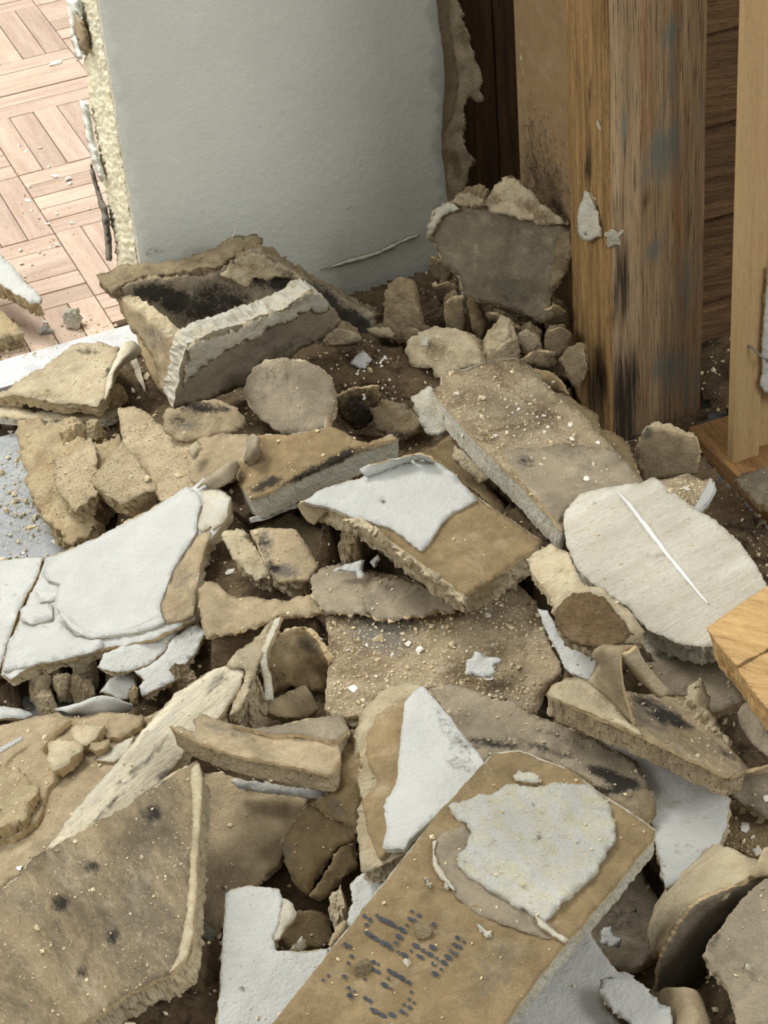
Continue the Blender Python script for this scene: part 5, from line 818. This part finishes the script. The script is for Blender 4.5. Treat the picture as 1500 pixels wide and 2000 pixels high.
for cx, cy, rx, ry, n in ((60, 1000, 90, 80, 260), (20, 940, 60, 80, 120), (20, 1340, 60, 40, 80), (100, 690, 140, 22, 260), (60, 700, 80, 16, 150), (100, 420, 110, 200, 120), (180, 640, 60, 26, 80), (1470, 1040, 60, 60, 260), (1420, 990, 30, 40, 120), (240, 760, 40, 30, 100)):
    for _ in range(n):
        p = at(cx + rg.gauss(0, .5) * rx, cy + rg.gauss(0, .5) * ry, .001)
        if (p - P0) @ B < 0 and (p - P0) @ A > -.01: continue
        grain(p, size())
gr = link_mesh('plaster_grit', gv, gf, [MAT['grit']], None, None, [False] * len(gf)); gr['kind'] = 'stuff'
tag(gr, 'pale plaster grit scattered over boards, dust and floor', 'grit')
# ------------------------------------------------------------------ loose chips one can count
CHIP = {}
def chip_mesh(k, flat):
    if (k, flat) in CHIP: return CHIP[(k, flat)]
    rr = random.Random(k * 7 + flat); bm = bmesh.new()
    for _ in range(11):
        p = Vector((rr.gauss(0, 1), rr.gauss(0, 1), rr.gauss(0, 1))).normalized() * rr.uniform(.75, 1.1)
        bm.verts.new((p.x, p.y * rr.uniform(.6, .9), p.z * (.18 if flat else .62)))
    r_ = bmesh.ops.convex_hull(bm, input=bm.verts[:]); 
    bmesh.ops.delete(bm, geom=[v for v in bm.verts if not v.link_faces], context='VERTS')
    me = bpy.data.meshes.new('plaster_chip'); bm.to_mesh(me); bm.free(); CHIP[(k, flat)] = me
    return me
bpy.context.view_layer.update()
dg = bpy.context.evaluated_depsgraph_get()
def ground_hit(px, py):
    d = Vector(rays([(px, py)])[0].tolist()).normalized()
    ok, loc, nrm, _, ob, _ = scene.ray_cast(dg, Vector(CAM.tolist()), d)
    return (np.array(loc), np.array(nrm)) if ok else (at(px, py, 0), Z)
def chip(px, py, r_px, matn, label, group=None, flat=0, rot=0, k=None, name='plaster_chip'):
    loc, nrm = ground_hit(px, py); k = k if k is not None else int(px * 3 + py) % 12
    me = chip_mesh(k, flat); key = (k, flat, matn)
    if key not in CHIP:
        m2 = me.copy(); m2.materials.append(MAT[matn]); CHIP[key] = m2
    o = bpy.data.objects.new(name, CHIP[key]); col.objects.link(o)
    mpp = np.linalg.norm(loc - CAM) / F_PX; s = r_px * mpp
    o.scale = (s, s * 1.2, s); o.location = loc + nrm * s * (.10 if flat else .35)
    q = Vector(nrm.tolist()).to_track_quat('Z', 'Y'); o.rotation_mode = 'QUATERNION'
    from mathutils import Quaternion
    o.rotation_quaternion = q @ Quaternion((0, 0, 1), math.radians(rot))
    return tag(o, label, 'paint flake' if name == 'paint_flake' else 'plaster chip', group)
# white flakes and chips
slab('paint_flake', 'square white paint flake lying on the middle dusty board', '910,1290 922,1287 927,1271 940,1277 952,1283 966,1284 980,1286 979,1294 966,1299 965,1308 962,1322 936,1322 912,1317', [(912, 1300, .124), (930, 1272, .129), (960, 1320, .121)], T=.002, top='paint', core='pale_plaster', cat='paint flake', paper=False, bed=False, grit=0, jag=.8, step=4)
slab('paint_flake', 'white triangular chip lying on the parquet by the threshold', '75,652 80,640 86,632 96,640 106,648 90,651', [(75, 652, .004), (86, 632, .012), (106, 648, .004)], T=.003, top='paint', core='pale_plaster', cat='paint flake', paper=False, bed=False, grit=0, jag=.6, step=4)
slab('plaster_chip', 'tan pointed chip lying on the large pitted slab', '366,882 372,870 384,860 394,868 386,888 376,898', [(367, 884, .10), (390, 864, .104), (376, 897, .097)], T=.006, top='plaster', core='plaster', cat='plaster chip', paper=False, bed=False, grit=0, jag=2, step=4)
for x, y, r_, fl, rot, lb in ((738, 1248, 17, 1, 40, 'oval cream chip on the left part of the middle dusty board'), (886, 1262, 12, 0, 0, 'cream lump chip in the middle of the dusty board'), (797, 1258, 9, 1, 20, 'thin pale chip left of the cream lump chip'), (820, 1272, 10, 0, 30, 'rough chip below the thin pale chip on the dusty board'), (762, 1214, 9, 0, 0, 'small chip under the grey mouldy paper lobe'), (955, 1326, 10, 1, 0, 'grey chip tucked under the square white flake'), (718, 1262, 7, 0, 0, 'small pale chip beside the oval cream chip'), (690, 1345, 12, 1, 0, 'flat tan chip near the upper tip of the white triangular board'), (952, 1202, 9, 1, 10, 'pale chip right of the corner of the white and brown board'), (965, 1258, 8, 0, 0, 'tan chip above the square white flake'),
    (1118, 860, 8, 0, 0, 'pale chip at the mould line of the long dusty board'), (1168, 865, 7, 1, 0, 'white chip near the right rim of the long dusty board'), (1145, 935, 9, 1, 30, 'white flat chip low on the long dusty board'), (1115, 830, 9, 1, 0, 'pale flake chip on the upper half of the long dusty board'), (940, 780, 9, 0, 0, 'rough chip near the upper left rim of the long dusty board'), (1340, 955, 10, 1, 0, 'pale chip on the rubble board behind the oval board'), (1310, 962, 8, 0, 0, 'small cream chip on the rubble board behind the oval board'),
    (1452, 1616, 17, 1, 60, 'long pale chip on the brown board at the right edge'), (1476, 1590, 12, 1, 10, 'flat chip above the long pale chip at the right edge'), (1450, 1585, 10, 1, -20, 'angular chip next to the flat chip at the right edge'), (1480, 1663, 13, 1, 10, 'pale chip low on the brown board at the right edge'), (1497, 1562, 11, 1, 0, 'white chip at the right edge on the grey board'), (1470, 1636, 6, 0, 0, 'tiny chip right of the long pale chip'),
    (132, 352, 9, 0, 0, 'cream chip in the middle of the parquet'), (106, 346, 11, 1, 30, 'flat cream chip lying on the parquet beside another'), (137, 360, 6, 0, 0, 'round small chip on the parquet under the flat one'), (56, 392, 9, 1, 60, 'long white chip on the parquet'), (114, 480, 8, 0, 0, 'pale chip on the parquet close to the wall end'), (92, 438, 7, 1, 0, 'small white chip on the parquet left of the wall end'), (40, 490, 6, 0, 0, 'small chip on the parquet above the thick cream fragment'), (52, 296, 6, 1, 0, 'thin chip on the upper parquet'), (77, 290, 6, 0, 0, 'dot like chip on the upper parquet'), (42, 517, 6, 0, 0, 'tan chip on the parquet right of the thick cream fragment'), (88, 630, 6, 0, 0, 'round chip touching the white triangular chip'), (108, 126, 16, 1, 20, 'large flat white chip on the parquet beside the wall end'),
    (14, 996, 9, 0, 0, 'rough chip on the grey floor at the left edge'), (32, 1004, 8, 1, 0, 'pale chip on the grey floor by the crumbly chunk'), (60, 1030, 18, 0, 0, 'knobbly cream clump on the grey floor'), (85, 1022, 9, 0, 0, 'tan chip behind the knobbly cream clump'), (100, 1058, 12, 1, 30, 'flat chip between knobbly clump and large white slab'), (45, 1080, 8, 1, 0, 'flat chip at the rim of the large white slab'), (36, 1055, 10, 0, 0, 'cream chip in front of the knobbly clump'), (20, 845, 7, 0, 0, 'small chip under the thin pale strip'), (260, 765, 8, 0, 0, 'white chip in the gap beside the box shaped board'), (285, 735, 12, 1, 20, 'flat cream chip in the gap beside the box shaped board'), (230, 1025, 7, 0, 0, 'chip in the gap behind the large white slab'), (288, 935, 9, 0, 0, 'crumb on the rim of the square pitted block'), (350, 930, 8, 0, 0, 'crumb on the lower part of the large pitted slab'), (38, 1697, 10, 1, 70, 'white chip on the rim of the mouldy slab'), (255, 1786, 4, 0, 0, 'tiny white chip on the mouldy slab'), (450, 1116, 12, 1, 30, 'small white sliver left of the small mouldy block'), (892, 768, 7, 0, 0, 'pale crumb on the brown dust near the crumbly end piece'), (745, 760, 6, 0, 0, 'pale crumb on the brown dust above the fibrous piece'), (752, 700, 7, 0, 0, 'pale crumb on the brown dust right of the clean flake')):
    chip(x, y, r_, 'chip_pale' if 'white' in lb or 'pale' in lb or 'parquet' in lb else 'chip_tan', lb, None, fl, rot)
rg2 = random.Random(17)
for n_, (cx, cy, rx, ry) in (('loose crumbs on the middle dusty board', (850, 1280, 190, 70)), ('loose crumbs on the long dusty board', (1040, 820, 110, 70)), ('loose crumbs on the parquet', (90, 420, 90, 170)), ('loose crumbs on the brown dust below the wall', (740, 730, 80, 50))):
    lab = {'loose crumbs on the middle dusty board': 'tiny crumb scattered on the middle dusty board', 'loose crumbs on the long dusty board': 'tiny crumb scattered on the long dusty board', 'loose crumbs on the parquet': 'tiny crumb scattered on the parquet floor', 'loose crumbs on the brown dust below the wall': 'tiny crumb scattered on the brown dust below the wall'}[n_]
    for _ in range(16): chip(cx + rg2.gauss(0, .5) * rx, cy + rg2.gauss(0, .5) * ry, rg2.uniform(3, 5.5), 'chip_pale', lab, n_, 0, rg2.uniform(0, 360), name='plaster_crumb')
